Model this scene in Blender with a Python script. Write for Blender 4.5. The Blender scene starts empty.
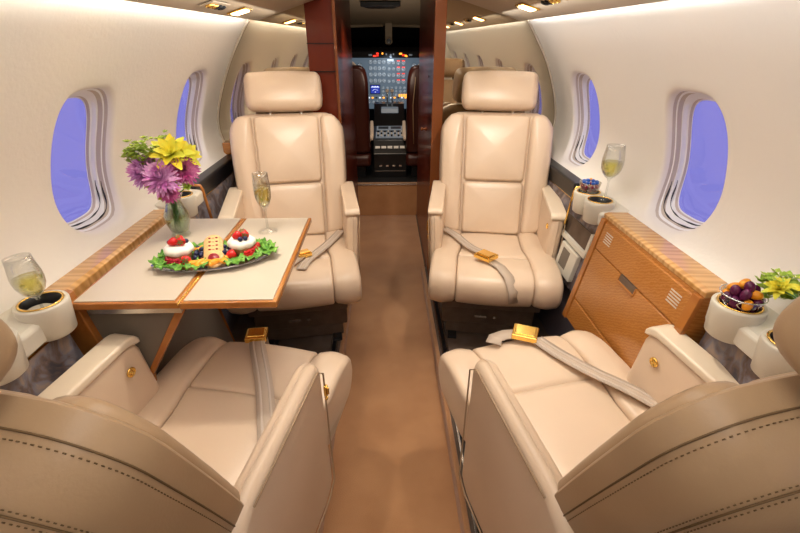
import bpy, bmesh, math, random
from mathutils import Vector, Matrix, Euler
random.seed(7)
PI=math.pi; R=math.radians
sc=bpy.context.scene
COL=sc.collection
# ------------------------------------------------------------------ materials
def mat(name,color,rough=.5,metal=0,bump=None,var=None,coat=0,trans=0,emit=None,estr=0,ior=1.45,spec=.5,sheen=0,coatr=.1):
    m=bpy.data.materials.new(name); m.use_nodes=True
    nt=m.node_tree; b=nt.nodes['Principled BSDF']
    b.inputs['Base Color'].default_value=(*color,1); b.inputs['Roughness'].default_value=rough
    b.inputs['Metallic'].default_value=metal; b.inputs['Coat Weight'].default_value=coat
    b.inputs['Coat Roughness'].default_value=coatr
    b.inputs['Transmission Weight'].default_value=trans; b.inputs['IOR'].default_value=ior
    b.inputs['Specular IOR Level'].default_value=spec
    b.inputs['Sheen Weight'].default_value=sheen
    if emit: b.inputs['Emission Color'].default_value=(*emit,1); b.inputs['Emission Strength'].default_value=estr
    tc=nt.nodes.new('ShaderNodeTexCoord')
    if var:   # (scale, colour2, stretch, detail)
        mp=nt.nodes.new('ShaderNodeMapping'); mp.inputs['Scale'].default_value=var[2]
        nz=nt.nodes.new('ShaderNodeTexNoise'); nz.inputs['Scale'].default_value=var[0]; nz.inputs['Detail'].default_value=var[3]
        cr=nt.nodes.new('ShaderNodeValToRGB'); cr.color_ramp.elements[0].color=(*color,1); cr.color_ramp.elements[1].color=(*var[1],1)
        cr.color_ramp.elements[0].position=.35; cr.color_ramp.elements[1].position=.65
        nt.links.new(tc.outputs['Object'],mp.inputs[0]); nt.links.new(mp.outputs[0],nz.inputs['Vector'])
        nt.links.new(nz.outputs['Fac'],cr.inputs[0]); nt.links.new(cr.outputs[0],b.inputs['Base Color'])
    if bump:  # (scale,strength,dist)
        nz=nt.nodes.new('ShaderNodeTexNoise'); nz.inputs['Scale'].default_value=bump[0]; nz.inputs['Detail'].default_value=4
        bp=nt.nodes.new('ShaderNodeBump'); bp.inputs['Strength'].default_value=bump[1]; bp.inputs['Distance'].default_value=bump[2]
        nt.links.new(tc.outputs['Object'],nz.inputs['Vector']); nt.links.new(nz.outputs['Fac'],bp.inputs['Height']); nt.links.new(bp.outputs[0],b.inputs['Normal'])
    return m
def woodmat(name,c1,c2,scale,axis_scale,rough=.25,coat=.6,dist=6.0,det=3):
    m=bpy.data.materials.new(name); m.use_nodes=True; nt=m.node_tree; b=nt.nodes['Principled BSDF']
    tc=nt.nodes.new('ShaderNodeTexCoord'); mp=nt.nodes.new('ShaderNodeMapping'); mp.inputs['Scale'].default_value=axis_scale
    wv=nt.nodes.new('ShaderNodeTexWave'); wv.wave_type='BANDS'; wv.bands_direction='DIAGONAL'
    wv.inputs['Scale'].default_value=scale; wv.inputs['Distortion'].default_value=dist; wv.inputs['Detail'].default_value=det; wv.inputs['Detail Scale'].default_value=1.5
    cr=nt.nodes.new('ShaderNodeValToRGB'); cr.color_ramp.elements[0].color=(*c1,1); cr.color_ramp.elements[1].color=(*c2,1)
    nt.links.new(tc.outputs['Object'],mp.inputs[0]); nt.links.new(mp.outputs[0],wv.inputs['Vector'])
    nt.links.new(wv.outputs['Fac'],cr.inputs[0]); nt.links.new(cr.outputs[0],b.inputs['Base Color'])
    b.inputs['Roughness'].default_value=rough; b.inputs['Coat Weight'].default_value=coat; b.inputs['Coat Roughness'].default_value=.08
    return m
M={}
M['leather']=mat('cream leather',(.71,.545,.395),.30,bump=(260,.12,.002),spec=.5,var=(3,(.63,.475,.335),(1,1,1),2))
M['leather_back']=mat('leather with painted shade',(.40,.265,.145),.42,bump=(180,.15,.002),var=(4,(.35,.225,.12),(1,1,1),2))  # seat leather darkened in colour for the shade on the back shells
M['leather_shade']=mat('shaded leather with painted shade',(.42,.28,.16),.38,bump=(220,.14,.002),var=(4,(.36,.235,.13),(1,1,1),2))  # same cream leather, shade of the near seat backs put into the colour
M['piping']=mat('leather piping',(.36,.24,.14),.5)
M['stitch']=mat('stitching',(.13,.075,.03),.7)
M['armcap']=mat('ivory arm cap',(.72,.60,.45),.3)
M['gold']=mat('polished gold',(.95,.62,.16),.14,1)
M['chrome']=mat('satin metal',(.7,.68,.64),.25,1)
M['belt']=mat('beige webbing',(.50,.40,.31),.65,bump=(300,.3,.001))
M['beltstripe']=mat('webbing stripe',(.58,.49,.41),.6)
M['darkbox']=mat('brown seat base',(.10,.065,.043),.55,var=(25,(.125,.085,.058),(1,1,1),3))
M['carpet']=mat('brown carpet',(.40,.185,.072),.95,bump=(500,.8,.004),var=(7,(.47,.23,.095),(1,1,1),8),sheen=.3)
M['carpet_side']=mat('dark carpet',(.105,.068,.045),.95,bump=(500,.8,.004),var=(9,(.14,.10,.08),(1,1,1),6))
M['wall']=mat('cream wall liner',(.81,.765,.69),.6,bump=(70,.25,.004))
M['winlip']=mat('window surround',(.66,.57,.45),.5)
M['winwhite']=mat('window frame white',(.88,.87,.85),.3)
M['wintan']=mat('window frame tan',(.55,.47,.38),.45)
M['black']=mat('black plastic',(.008,.008,.009),.3)
M['blackm']=mat('matt black',(.006,.006,.007),.75)
M['valance']=mat('tan valance',(.40,.31,.215),.55,bump=(90,.1,.002))
M['ceiling']=mat('ceiling cream',(.60,.52,.41),.6)
M['wood']=woodmat('honey figured veneer',(.37,.135,.025),(.46,.185,.040),9,(1,4,7),dist=7)
M['woodtop']=woodmat('honey striped veneer',(.47,.235,.07),(.64,.36,.125),5,(.35,5,1),dist=5)
M['woodedge']=mat('cherry edge',(.36,.12,.022),.2,coat=.6,var=(12,(.44,.17,.035),(1,.2,1),4))
M['mahog']=mat('red mahogany',(.13,.016,.006),.32,coat=.25,coatr=.12,spec=.3,var=(5,(.19,.028,.009),(1,1,.2),4))
M['mahog2']=mat('brown cherry edge',(.24,.07,.02),.25,coat=.5)
M['tabletop']=mat('taupe leather inlay',(.55,.47,.37),.4,bump=(200,.1,.001))
M['plastic']=mat('cream moulded plastic',(.66,.62,.52),.3)
M['greypanel']=mat('grey panel',(.17,.145,.115),.6)
M['wallcarpet']=mat('grey violet wall carpet',(.13,.115,.14),.9,bump=(400,.5,.003))
def marble():
    m=bpy.data.materials.new('marbled fabric'); m.use_nodes=True; nt=m.node_tree; b=nt.nodes['Principled BSDF']
    tc=nt.nodes.new('ShaderNodeTexCoord'); nz=nt.nodes.new('ShaderNodeTexNoise'); nz.inputs['Scale'].default_value=14; nz.inputs['Detail'].default_value=8; nz.inputs['Distortion'].default_value=1.4
    cr=nt.nodes.new('ShaderNodeValToRGB'); e=cr.color_ramp.elements
    e[0].color=(.05,.045,.055,1); e[0].position=.35; e[1].color=(.30,.22,.17,1); e[1].position=.66
    x=e.new(.45); x.color=(.13,.085,.07,1); x=e.new(.54); x.color=(.17,.16,.19,1)
    nt.links.new(tc.outputs['Object'],nz.inputs['Vector']); nt.links.new(nz.outputs['Fac'],cr.inputs[0]); nt.links.new(cr.outputs[0],b.inputs['Base Color'])
    b.inputs['Roughness'].default_value=.5
    return m
M['marble']=marble()
M['mirror']=mat('smoked mirror',(.62,.55,.43),.015,1)
M['lamp']=mat('warm lamp',(1,.6,.25),.5,emit=(1,.62,.28),estr=14)
M['strip']=mat('cove tube',(1,1,1),.5,emit=(1,.95,.85),estr=3)
def glassmat(name,col,fr=.75):
    m=bpy.data.materials.new(name); m.use_nodes=True; nt=m.node_tree; nt.nodes.remove(nt.nodes['Principled BSDF'])
    g=nt.nodes.new('ShaderNodeBsdfGlossy'); g.inputs['Roughness'].default_value=.03
    t=nt.nodes.new('ShaderNodeBsdfTransparent'); t.inputs[0].default_value=(*col,1)
    f=nt.nodes.new('ShaderNodeLayerWeight'); f.inputs[0].default_value=.35
    mr=nt.nodes.new('ShaderNodeMath'); mr.operation='MULTIPLY_ADD'; mr.inputs[1].default_value=fr; mr.inputs[2].default_value=.02
    mx=nt.nodes.new('ShaderNodeMixShader')
    nt.links.new(f.outputs['Facing'],mr.inputs[0]); nt.links.new(mr.outputs[0],mx.inputs[0]); nt.links.new(t.outputs[0],mx.inputs[1]); nt.links.new(g.outputs[0],mx.inputs[2])
    nt.links.new(mx.outputs[0],nt.nodes['Material Output'].inputs[0]); return m
M['glass']=glassmat('clear glass',(.97,.98,.97))
M['pane']=glassmat('window pane glass',(.97,.97,1),.12)
M['vase']=glassmat('green tinted vase glass',(.88,.93,.84))
M['wine']=glassmat('champagne',(.88,.84,.42))
M['water']=glassmat('vase water',(.8,.88,.78))
M['silver']=mat('silver tray',(.75,.75,.78),.18,1)
M['lettuce']=mat('lettuce',(.035,.16,.012),.45,var=(60,(.20,.42,.05),(1,1,1),3))
M['cream']=mat('whipped cream',(.86,.82,.74),.5)
M['tart']=mat('tart case',(.50,.22,.07),.6,var=(80,(.62,.32,.12),(1,1,1),3))
M['straw']=mat('strawberry',(.58,.012,.012),.25,bump=(300,.5,.002))
M['rasp']=mat('raspberry',(.42,.01,.03),.4,bump=(350,1,.003))
M['blueb']=mat('blueberry',(.016,.02,.07),.4)
M['biscuit']=mat('biscuit',(.58,.33,.12),.6,var=(90,(.72,.46,.20),(1,1,1),3))
M['jam']=mat('jam',(.25,.015,.02),.3)
M['orange']=mat('orange segment',(.85,.32,.02),.35)
M['purple']=mat('magenta petals',(.66,.22,.58),.6,var=(40,(.88,.55,.84),(1,1,1),2))
M['purple2']=mat('wine petals',(.48,.05,.25),.6,var=(40,(.72,.25,.48),(1,1,1),2))
M['yellow']=mat('yellow petals',(.88,.72,.04),.55,var=(30,(.75,.78,.08),(1,1,1),2))
M['lime']=mat('lime blossom',(.32,.50,.05),.6,var=(50,(.50,.62,.10),(1,1,1),2))
M['green']=mat('stem green',(.05,.16,.03),.5)
M['grape']=mat('dark grape',(.10,.008,.05),.25)
M['kum']=mat('orange fruit',(.80,.30,.01),.3)
M['candyblue']=mat('blue candy',(.02,.10,.45),.3)
M['candyred']=mat('red candy',(.30,.01,.05),.3)
M['fleece']=mat('cream fleece',(.70,.58,.48),.9)
M['pseat']=mat('dark red cockpit leather',(.055,.012,.008),.35)
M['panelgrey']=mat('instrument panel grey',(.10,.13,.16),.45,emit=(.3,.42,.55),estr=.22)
M['gaugeface']=mat('gauge face',(.02,.024,.03),.3)
M['gaugemark']=mat('gauge marks',(.6,.65,.7),.5,emit=(.8,.9,1),estr=1.0)
M['gaugerim']=mat('gauge rim',(.30,.34,.38),.5)
M['redlit']=mat('red lit',(.7,.02,.01),.4,emit=(1,.03,.01),estr=1.6)
M['amber']=mat('amber lit',(.8,.3,.02),.4,emit=(1,.35,.03),estr=2.2)
M['screen']=mat('blue screen',(.01,.01,.06),.2,emit=(.03,.06,.5),estr=.8)
M['screenmark']=mat('screen marks',(.8,.8,.9),.4,emit=(.8,.85,1),estr=1.6)
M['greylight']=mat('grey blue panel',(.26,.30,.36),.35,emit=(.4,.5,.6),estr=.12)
M['white']=mat('white plastic',(.8,.78,.74),.4)
M['ceilcock']=mat('cockpit ceiling',(.40,.31,.21),.6)
# ------------------------------------------------------------------ helpers
def tag(o,label=None,cat=None,group=None,kind=None):
    if label: o['label']=label
    if cat: o['category']=cat
    if group: o['group']=group
    if kind: o['kind']=kind
    return o
def empty(name,loc=(0,0,0),rz=0,label=None,cat=None,group=None,rot=None):
    o=bpy.data.objects.new(name,None); COL.objects.link(o); o.location=loc; o.rotation_euler=rot or (0,0,rz); o.empty_display_size=.05
    return tag(o,label,cat,group)
def mesh(name,V,F,m,parent=None,smooth=True,bevel=0,sub=0,mats=None,fm=None,solid=0):
    me=bpy.data.meshes.new(name); me.from_pydata([tuple(v) for v in V],[],F); 
    bm=bmesh.new(); bm.from_mesh(me); bmesh.ops.recalc_face_normals(bm,faces=bm.faces[:]); bm.to_mesh(me); bm.free()
    me.update()
    ms=mats or [m]
    for k in ms: me.materials.append(k)
    if fm:
        for p,i in zip(me.polygons,fm): p.material_index=i
    if smooth:
        for p in me.polygons: p.use_smooth=True
    o=bpy.data.objects.new(name,me); COL.objects.link(o)
    if parent: o.parent=parent
    if solid: md=o.modifiers.new('s','SOLIDIFY'); md.thickness=solid; md.offset=0
    if bevel: md=o.modifiers.new('b','BEVEL'); md.width=bevel; md.segments=3; md.limit_method='ANGLE'; md.angle_limit=R(35); md.harden_normals=False
    if sub: md=o.modifiers.new('ss','SUBSURF'); md.levels=sub; md.render_levels=sub
    return o
class MB:
    def __init__(s): s.V=[]; s.F=[]; s.fm=[]; s.mi=0
    def add(s,V,F):
        k=len(s.V); s.V+= [tuple(v) for v in V]; s.F+=[tuple(i+k for i in f) for f in F]; s.fm+=[s.mi]*len(F); return s
    def box(s,c,d,mtx=None):
        V=[Vector((x*d[0]/2,y*d[1]/2,z*d[2]/2)) for x in (-1,1) for y in (-1,1) for z in (-1,1)]
        if mtx: V=[mtx@v for v in V]
        V=[v+Vector(c) for v in V]
        return s.add(V,[(0,1,3,2),(4,6,7,5),(0,4,5,1),(2,3,7,6),(0,2,6,4),(1,5,7,3)])
    def prism(s,poly,axis,a,b):
        def P(p,t): 
            return {'x':(t,p[0],p[1]),'y':(p[0],t,p[1]),'z':(p[0],p[1],t)}[axis]
        n=len(poly); V=[P(p,a) for p in poly]+[P(p,b) for p in poly]
        return s.add(V,[tuple(range(n)),tuple(range(n,2*n))[::-1]]+[(i,(i+1)%n,(i+1)%n+n,i+n) for i in range(n)])
    def tube(s,path,r,n=10,caps=True):
        path=[Vector(p) for p in path]; V=[];F=[]; up=None
        for i,p in enumerate(path):
            t=(path[min(i+1,len(path)-1)]-path[max(i-1,0)]).normalized()
            if up is None: up=Vector((0,0,1)) if abs(t.z)<.9 else Vector((1,0,0))
            a=t.cross(up).normalized(); b=a.cross(t).normalized(); up=b
            rr=r[i] if isinstance(r,(list,tuple)) else r
            for k in range(n): V.append(p+rr*(math.cos(2*PI*k/n)*a+math.sin(2*PI*k/n)*b))
        for i in range(len(path)-1):
            for k in range(n): F.append((i*n+k,i*n+(k+1)%n,(i+1)*n+(k+1)%n,(i+1)*n+k))
        if caps: F+=[tuple(range(n)),tuple(range((len(path)-1)*n,len(path)*n))]
        return s.add(V,F)
    def lathe(s,prof,n=28,c=(0,0,0),mtx=None,cap=True):
        V=[];F=[];c=Vector(c)
        for (r,z) in prof:
            for k in range(n):
                v=Vector((r*math.cos(2*PI*k/n),r*math.sin(2*PI*k/n),z)); V.append((mtx@v if mtx else v)+c)
        for i in range(len(prof)-1):
            for k in range(n): F.append((i*n+k,i*n+(k+1)%n,(i+1)*n+(k+1)%n,(i+1)*n+k))
        if cap and prof[0][0]>1e-6: F.append(tuple(range(n)))
        if cap and prof[-1][0]>1e-6: F.append(tuple(range((len(prof)-1)*n,len(prof)*n)))
        return s.add(V,F)
    def ball(s,c,r,n=12,mtx=None):
        if not isinstance(r,(tuple,list)): r=(r,r,r)
        V=[];F=[];m=n//2+1;c=Vector(c)
        for i in range(m+1):
            th=PI*i/m
            for k in range(n):
                v=Vector((r[0]*math.sin(th)*math.cos(2*PI*k/n),r[1]*math.sin(th)*math.sin(2*PI*k/n),r[2]*math.cos(th)))
                V.append((mtx@v if mtx else v)+c)
        for i in range(m):
            for k in range(n): F.append((i*n+k,i*n+(k+1)%n,(i+1)*n+(k+1)%n,(i+1)*n+k))
        return s.add(V,F)
    def build(s,name,m,parent=None,smooth=True,bevel=0,mats=None,**k):
        o=mesh(name,s.V,s.F,m,parent,smooth,bevel,mats=mats,fm=s.fm if mats else None,**k)
        return o
def box(name,c,d,m,parent=None,bevel=.002,rot=None):
    return MB().box(c,d,rot.to_matrix() if rot else None).build(name,m,parent,smooth=False,bevel=bevel)
def roundpoly(pts,n=5):
    """pts: (a,b,r)"""
    out=[];N=len(pts)
    for i in range(N):
        p=Vector(pts[i][:2]); q=Vector(pts[i-1][:2]); w=Vector(pts[(i+1)%N][:2]); r=pts[i][2]
        d1=(q-p); d2=(w-p); r=min(r,d1.length*.48,d2.length*.48)
        a=p+d1.normalized()*r; b=p+d2.normalized()*r
        if r<1e-5: out.append(tuple(p)); continue
        for k in range(n+1):
            t=k/n; out.append(tuple((1-t)**2*a+2*t*(1-t)*p+t*t*b))
    return out
def resample(poly,n):
    P=[Vector(p) for p in poly]; L=[0]
    for i in range(len(P)): L.append(L[-1]+(P[(i+1)%len(P)]-P[i]).length)
    out=[];j=0
    for k in range(n):
        t=L[-1]*k/n
        while L[j+1]<t: j+=1
        f=(t-L[j])/max(1e-9,L[j+1]-L[j]); out.append(P[j].lerp(P[(j+1)%len(P)],f))
    return out
def pad(name,outline,x0,x1,r,m,parent,crown=0,warp=None,n=5,mid=7,res=56,scale=False):
    """section (y,z) swept along x with rounded ends"""
    P=resample(outline,res); N=len(P)
    ar=sum(P[i].x*P[(i+1)%N].y-P[(i+1)%N].x*P[i].y for i in range(N)); sg=1 if ar>0 else -1
    Nn=[]
    for i in range(N):
        t=(P[(i+1)%N]-P[i-1]).normalized(); Nn.append(Vector((t.y,-t.x))*sg)
    xs=[p.x for p in P]; ys=[p.y for p in P]; cc=Vector(((max(xs)+min(xs))/2,(max(ys)+min(ys))/2)); hh=((max(xs)-min(xs))/2,(max(ys)-min(ys))/2)
    secs=[]
    if scale: secs+=[(x0-.0035,min(hh)*.85),(x0-.002,min(hh)*.7)]
    for k in range(n+1):
        a=PI/2*k/n; secs.append((x0+r*(1-math.cos(a)),r*(1-math.sin(a))))
    for k in range(1,mid): secs.append((x0+r+(x1-x0-2*r)*k/mid,-crown*math.sin(PI*k/mid)))
    for k in range(n,-1,-1):
        a=PI/2*k/n; secs.append((x1-r*(1-math.cos(a)),r*(1-math.sin(a))))
    if scale: secs+=[(x1+.002,min(hh)*.7),(x1+.0035,min(hh)*.85)]
    V=[]
    for (x,ins) in secs:
        for i in range(N):
            p=cc+Vector(((P[i].x-cc.x)*(1-ins/hh[0]),(P[i].y-cc.y)*(1-ins/hh[1]))) if scale else P[i]-Nn[i]*ins; v=(x,p.x,p.y); V.append(warp(*v) if warp else v)
    F=[]
    S=len(secs)
    for s in range(S-1):
        for i in range(N): F.append((s*N+i,s*N+(i+1)%N,(s+1)*N+(i+1)%N,(s+1)*N+i))
    F+=[tuple(range(N)),tuple(range((S-1)*N,S*N))]
    return mesh(name,V,F,m,parent)
def pillow(name,outline,r,t,crown,fn,m,parent,n=5,inner=4,res=64,close=True):
    """outline (a,b) star shaped; fn(a,b,h)->xyz; dome of height t+crown, rim radius r"""
    P=resample(outline,res); N=len(P)
    cx=(max(p.x for p in P)+min(p.x for p in P))/2; cy=(max(p.y for p in P)+min(p.y for p in P))/2
    hx=max(p.x for p in P)-cx; hy=max(p.y for p in P)-cy
    rings=[]
    for k in range(n+1):
        a=PI/2*k/n; d=r*(1-math.cos(a)); rings.append((1-d/hx,1-d/hy,t*math.sin(a)))
    sx,sy=rings[-1][0],rings[-1][1]
    for k in range(1,inner+1):
        f=1-k/(inner+.5); rings.append((sx*f,sy*f,t+crown*(1-f*f)))
    V=[];F=[]
    for (a,b,h) in rings:
        for p in P: V.append(fn(cx+(p.x-cx)*a,cy+(p.y-cy)*b,h))
    V.append(fn(cx,cy,t+crown)); L=len(rings)
    for s in range(L-1):
        for i in range(N): F.append((s*N+i,s*N+(i+1)%N,(s+1)*N+(i+1)%N,(s+1)*N+i))
    for i in range(N): F.append(((L-1)*N+i,(L-1)*N+(i+1)%N,L*N))
    if close: F.append(tuple(range(N)))
    return mesh(name,V,F,m,parent)
def ribbon(path,wvec,th,mb,closed=False):
    """strap: path pts, width vectors per pt (or one), thickness"""
    P=[Vector(p) for p in path]; n=len(P); V=[];F=[]
    for i,p in enumerate(P):
        w=Vector(wvec[i] if isinstance(wvec,list) else wvec)
        t=(P[min(i+1,n-1)]-P[max(i-1,0)]).normalized(); nn=t.cross(w).normalized()*th/2
        V+=[p-w/2-nn,p+w/2-nn,p+w/2+nn,p-w/2+nn]
    for i in range(n-1):
        for k in range(4): F.append((i*4+k,i*4+(k+1)%4,(i+1)*4+(k+1)%4,(i+1)*4+k))
    F+=[(0,1,2,3),((n-1)*4,(n-1)*4+1,(n-1)*4+2,(n-1)*4+3)]
    mb.add(V,F)
def copy_tree(o,parent=None):
    c=o.copy(); COL.objects.link(c)
    if parent: c.parent=parent
    for ch in list(o.children): copy_tree(ch,c)
    return c
def interp(pts,z):
    pts=sorted(pts)
    if z<=pts[0][0]: return pts[0][1]
    for i in range(len(pts)-1):
        if z<=pts[i+1][0]:
            z0,x0=pts[i]; z1,x1=pts[i+1]; t=(z-z0)/(z1-z0)
            m0=(pts[i+1][1]-pts[i-1][1])/(pts[i+1][0]-pts[i-1][0]) if i>0 else (x1-x0)/(z1-z0)
            m1=(pts[i+2][1]-pts[i][1])/(pts[i+2][0]-pts[i][0]) if i+2<len(pts) else (x1-x0)/(z1-z0)
            h=z1-z0
            return (2*t**3-3*t*t+1)*x0+(t**3-2*t*t+t)*h*m0+(-2*t**3+3*t*t)*x1+(t**3-t*t)*h*m1
    return pts[-1][1]
# ------------------------------------------------------------------ shell
PR=[(.74,.795),(.765,.825),(.80,.868),(.85,.893),(.92,.903),(1.0,.892),(1.1,.862),(1.211,.812),(1.30,.757),(1.385,.697),(1.43,.655),(1.47,.612)]
PL=[(z,-(x-d)) for (z,x),d in zip(PR,[.0,.0,.01,.015,.022,.03,.04,.045,.045,.045,.045,.045])]
YA,CELL=-1.43,.77; MY=YA+5*CELL   # mirror plane 2.42
WOFF={'right':(0,-.006),'left':(.024,.004)}
Z0,Z1=.74,1.47
WC=[YA+CELL*(i+.5) for i in range(5)]
def se(phi,a,b,n=3.1):
    b*=1.07
    c,s=math.cos(phi),math.sin(phi); r=(abs(c/a)**n+abs(s/b)**n)**(-1/n); return r*c,r*s
def wall(side,prof):
    V=[];F=[]; sg=1 if side=='right' else -1
    for ci in range(5):
        ya,yb=YA+CELL*ci,YA+CELL*(ci+1); yc=(ya+yb)/2+WOFF[side][0]; WZ=.985+WOFF[side][1]
        per=[]; ns=20
        for k in range(ns): per.append((ya+(yb-ya)*k/ns,Z0))
        for k in range(ns): per.append((yb,Z0+(Z1-Z0)*k/ns))
        for k in range(ns): per.append((yb-(yb-ya)*k/ns,Z1))
        for k in range(ns): per.append((ya,Z1-(Z1-Z0)*k/ns))
        N=len(per); k0=len(V); rings=[]
        hole=[]
        for (y,z) in per:
            hole.append(math.atan2(z-WZ,y-yc))
        T=14
        for t in range(T+1):
            f=(t/T)
            for (y,z),ph in zip(per,hole):
                a,b=se(ph,.149,.193,3.5); y2=yc+a; z2=WZ+b
                yy=y+(y2-y)*f; zz=z+(z2-z)*f
                V.append((interp(prof,zz),yy,zz))
        # rounded lip turning outward
        for (a0,b0,d) in [(.144,.188,.002),(.139,.183,.008),(.137,.181,.020)]:
            for ph in hole:
                a,b=se(ph,a0,b0,3.5); zz=WZ+b; V.append((interp(prof,zz)+sg*d,yc+a,zz))
        for t in range(T+3):
            for i in range(N): F.append((k0+t*N+i,k0+t*N+(i+1)%N,k0+(t+1)*N+(i+1)%N,k0+(t+1)*N+i))
    o=mesh('wall_'+side,V,F,M['wall']); 
    bm=bmesh.new(); bm.from_mesh(o.data); bmesh.ops.remove_doubles(bm,verts=bm.verts[:],dist=.0004); bmesh.ops.recalc_face_normals(bm,faces=bm.faces[:]); bm.to_mesh(o.data); bm.free()
    tag(o,kind='structure')
    # lower wall below the ledge
    lx=sg
    mb=MB(); mb.prism([(lx*.80,.70),(lx*.93,.745),(lx*.90,.0),(lx*.755,.0)],'y',YA,MY)
    tag(mb.build('baseboard_'+side,M['wallcarpet'],smooth=False),kind='structure')
wall('right',PR); wall('left',PL)
wn=0
for side,prof,sg in (('right',PR,1),('left',PL,-1)):
    for yc in WC:
        yc+=WOFF[side][0]; WZ=.985+WOFF[side][1]
        wn+=1; w=empty('window_%d'%wn,(0,0,0)); tag(w,kind='structure')
        rings=[(.137,.181,.020,0),(.1365,.1805,.030,1),(.133,.176,.032,2),(.132,.175,.046,1),(.128,.170,.048,2),(.127,.168,.060,2),(.122,.162,.062,2),(.121,.161,.070,3),(.119,.158,.071,2)]
        V=[];F=[];fm=[];N=72
        for (a0,b0,d,mi) in rings:
            for k in range(N):
                a,b=se(2*PI*k/N,a0,b0,3.5); zz=WZ+b; V.append((interp(prof,zz)+sg*d,yc+a,zz))
        for t in range(len(rings)-1):
            for i in range(N): F.append((t*N+i,t*N+(i+1)%N,(t+1)*N+(i+1)%N,(t+1)*N+i)); fm.append(rings[t+1][3])
        fr=mesh('window_frame',V,F,None,w,mats=[M['winlip'],M['wintan'],M['winwhite'],M['beltstripe']],fm=fm)
        md=fr.modifiers.new('e','EDGE_SPLIT'); md.split_angle=R(50)
        V=[];F=[]
        for k in range(N):
            a,b=se(2*PI*k/N,.122,.162,3.5); zz=WZ+b; V.append((interp(prof,zz)+sg*.068,yc+a,zz))
        mesh('pane',V,[tuple(range(N))],M['pane'],w)
        # gathered shade edge in the bottom of the reveal
        for (a0,b0,d,rr) in [(.1325,.1735,.040,.0016),(.1265,.166,.054,.0013)]:
            P=[];RR=[]
            for k in range(25):
                ph=-PI*(.80-.60*k/24); a,b=se(ph,a0,b0,3.5); zz=WZ+b; P.append((interp(prof,zz)+sg*(d+.002*math.sin(k*.9)),yc+a,zz)); RR.append(rr*(.6+1.4*abs(math.sin(k*.52))**3))
            mb=MB(); mb.tube(P,RR,6); mb.build('shade_edge',M['black'],w)
# ceiling and valances
V=[];F=[]
prof=[(-.86,1.53),(-.62,1.62),(-.3,1.66),(0,1.67),(.3,1.66),(.62,1.62),(.92,1.53)]
for x,z in prof: V+=[(x,YA,z),(x,MY+.02,z)]
for i in range(len(prof)-1): F.append((2*i,2*i+2,2*i+3,2*i+1))
tag(mesh('ceiling',V,F,M['ceiling']),kind='structure')
for nm,xo,xi in (('trim_1',.672,.30),('trim_2',-.618,-.27)):
    s=1 if xo>0 else -1
    mb=MB(); mb.prism([(xo,1.385),(xo-s*.012,1.381),(xi,1.485),(xi-s*.0,1.60),(xi+s*.01,1.60),(xi+s*.02,1.50),(xo,1.397)],'y',YA,MY)
    tag(mb.build(nm,M['valance'],smooth=False,bevel=.003),kind='structure')
# closing pieces above the liner so the cove is solid
for nm,s,x0 in (('trim_3',1,.612),('trim_4',-1,.567)):
    mb=MB(); mb.add([(s*x0,YA,1.468),(s*x0,MY,1.468),(s*(x0+.06),MY,1.56),(s*(x0+.06),YA,1.56)],[(0,1,2,3)])
    tag(mb.build(nm,M['ceiling'],smooth=False),kind='structure')
# aft wall
mb=MB(); mb.box((0.02,YA-.02,.82),(1.95,.04,1.72)); tag(mb.build('wall_back',M['wall'],smooth=False),kind='structure')
# floor : aisle channel and raised sides
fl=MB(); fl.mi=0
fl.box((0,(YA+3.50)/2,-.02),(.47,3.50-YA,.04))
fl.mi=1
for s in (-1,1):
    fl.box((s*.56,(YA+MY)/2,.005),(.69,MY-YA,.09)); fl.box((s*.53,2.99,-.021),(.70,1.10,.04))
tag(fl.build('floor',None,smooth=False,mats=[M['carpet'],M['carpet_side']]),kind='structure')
for i,s in enumerate((-1,1)):
    mb=MB(); mb.prism([(s*.214,.0),(s*.204,.0),(s*.207,.050),(s*.214,.054),(s*.226,.052),(s*.226,.0)],'y',YA,MY)
    tag(mb.build('trim_%d'%(5+i),M['carpet'],smooth=False,bevel=.003),kind='structure')
# seat tracks
tr={}
for s in (-1,1):
  for j,x in enumerate((.252,.52)):
    w='aisle side' if j==0 else 'window side'
    t=empty('seat_track',(s*x,0,.05),0,'metal seat track in the floor, %s of the %s seats'%(w,'left' if s<0 else 'right'),'seat track','seat tracks in the floor')
    mb=MB(); mb.box((-.012,.78,.004),(.008,3.2,.008)); mb.box((.012,.78,.004),(.008,3.2,.008)); mb.build('rail',M['chrome'],t,smooth=False,bevel=.001)
    mb=MB(); mb.box((0,.78,.0015),(.017,3.2,.003)); mb.build('channel',M['black'],t,smooth=False)
# mirrored bulkheads
def wallcurve(prof,z0,z1,n=30): return [(interp(prof,z0+(z1-z0)*k/n),z0+(z1-z0)*k/n) for k in range(n+1)]
cr=wallcurve(PR,.765,1.385); cl=wallcurve(PL,.765,1.385)
b=empty('mirrored_bulkhead',(.6,MY,0),0,'tall smoked mirror bulkhead behind the right rear facing seat','mirror','mirrored bulkheads')
mb=MB(); mb.prism([(x-.6,z) for x,z in [(.294,.05),(.80,.05),(.79,.74)]+cr+[(.655,1.43),(.294,1.62)]],'y',0,.015); mb.build('mirror_panel',M['mirror'],b,smooth=False)
mb=MB(); mb.tube([(x-.6-.004,-.004,z) for x,z in cr],.006,8); mb.build('edge_moulding',M['wintan'],b)
b=empty('mirrored_bulkhead',(-.6,MY,0),0,'tall smoked mirror bulkhead behind the left rear facing seat','mirror','mirrored bulkheads')
mb=MB(); mb.prism([(x+.6,z) for x,z in [(-.379,.05),(-.80,.05),(-.79,.74)]+cl+[(-.61,1.43),(-.379,1.62)]],'y',0,.015); mb.build('mirror_panel',M['mirror'],b,smooth=False)
mb=MB(); mb.tube([(x+.6+.004,-.004,z) for x,z in cl],.006,8); mb.build('edge_moulding',M['wintan'],b)
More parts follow.
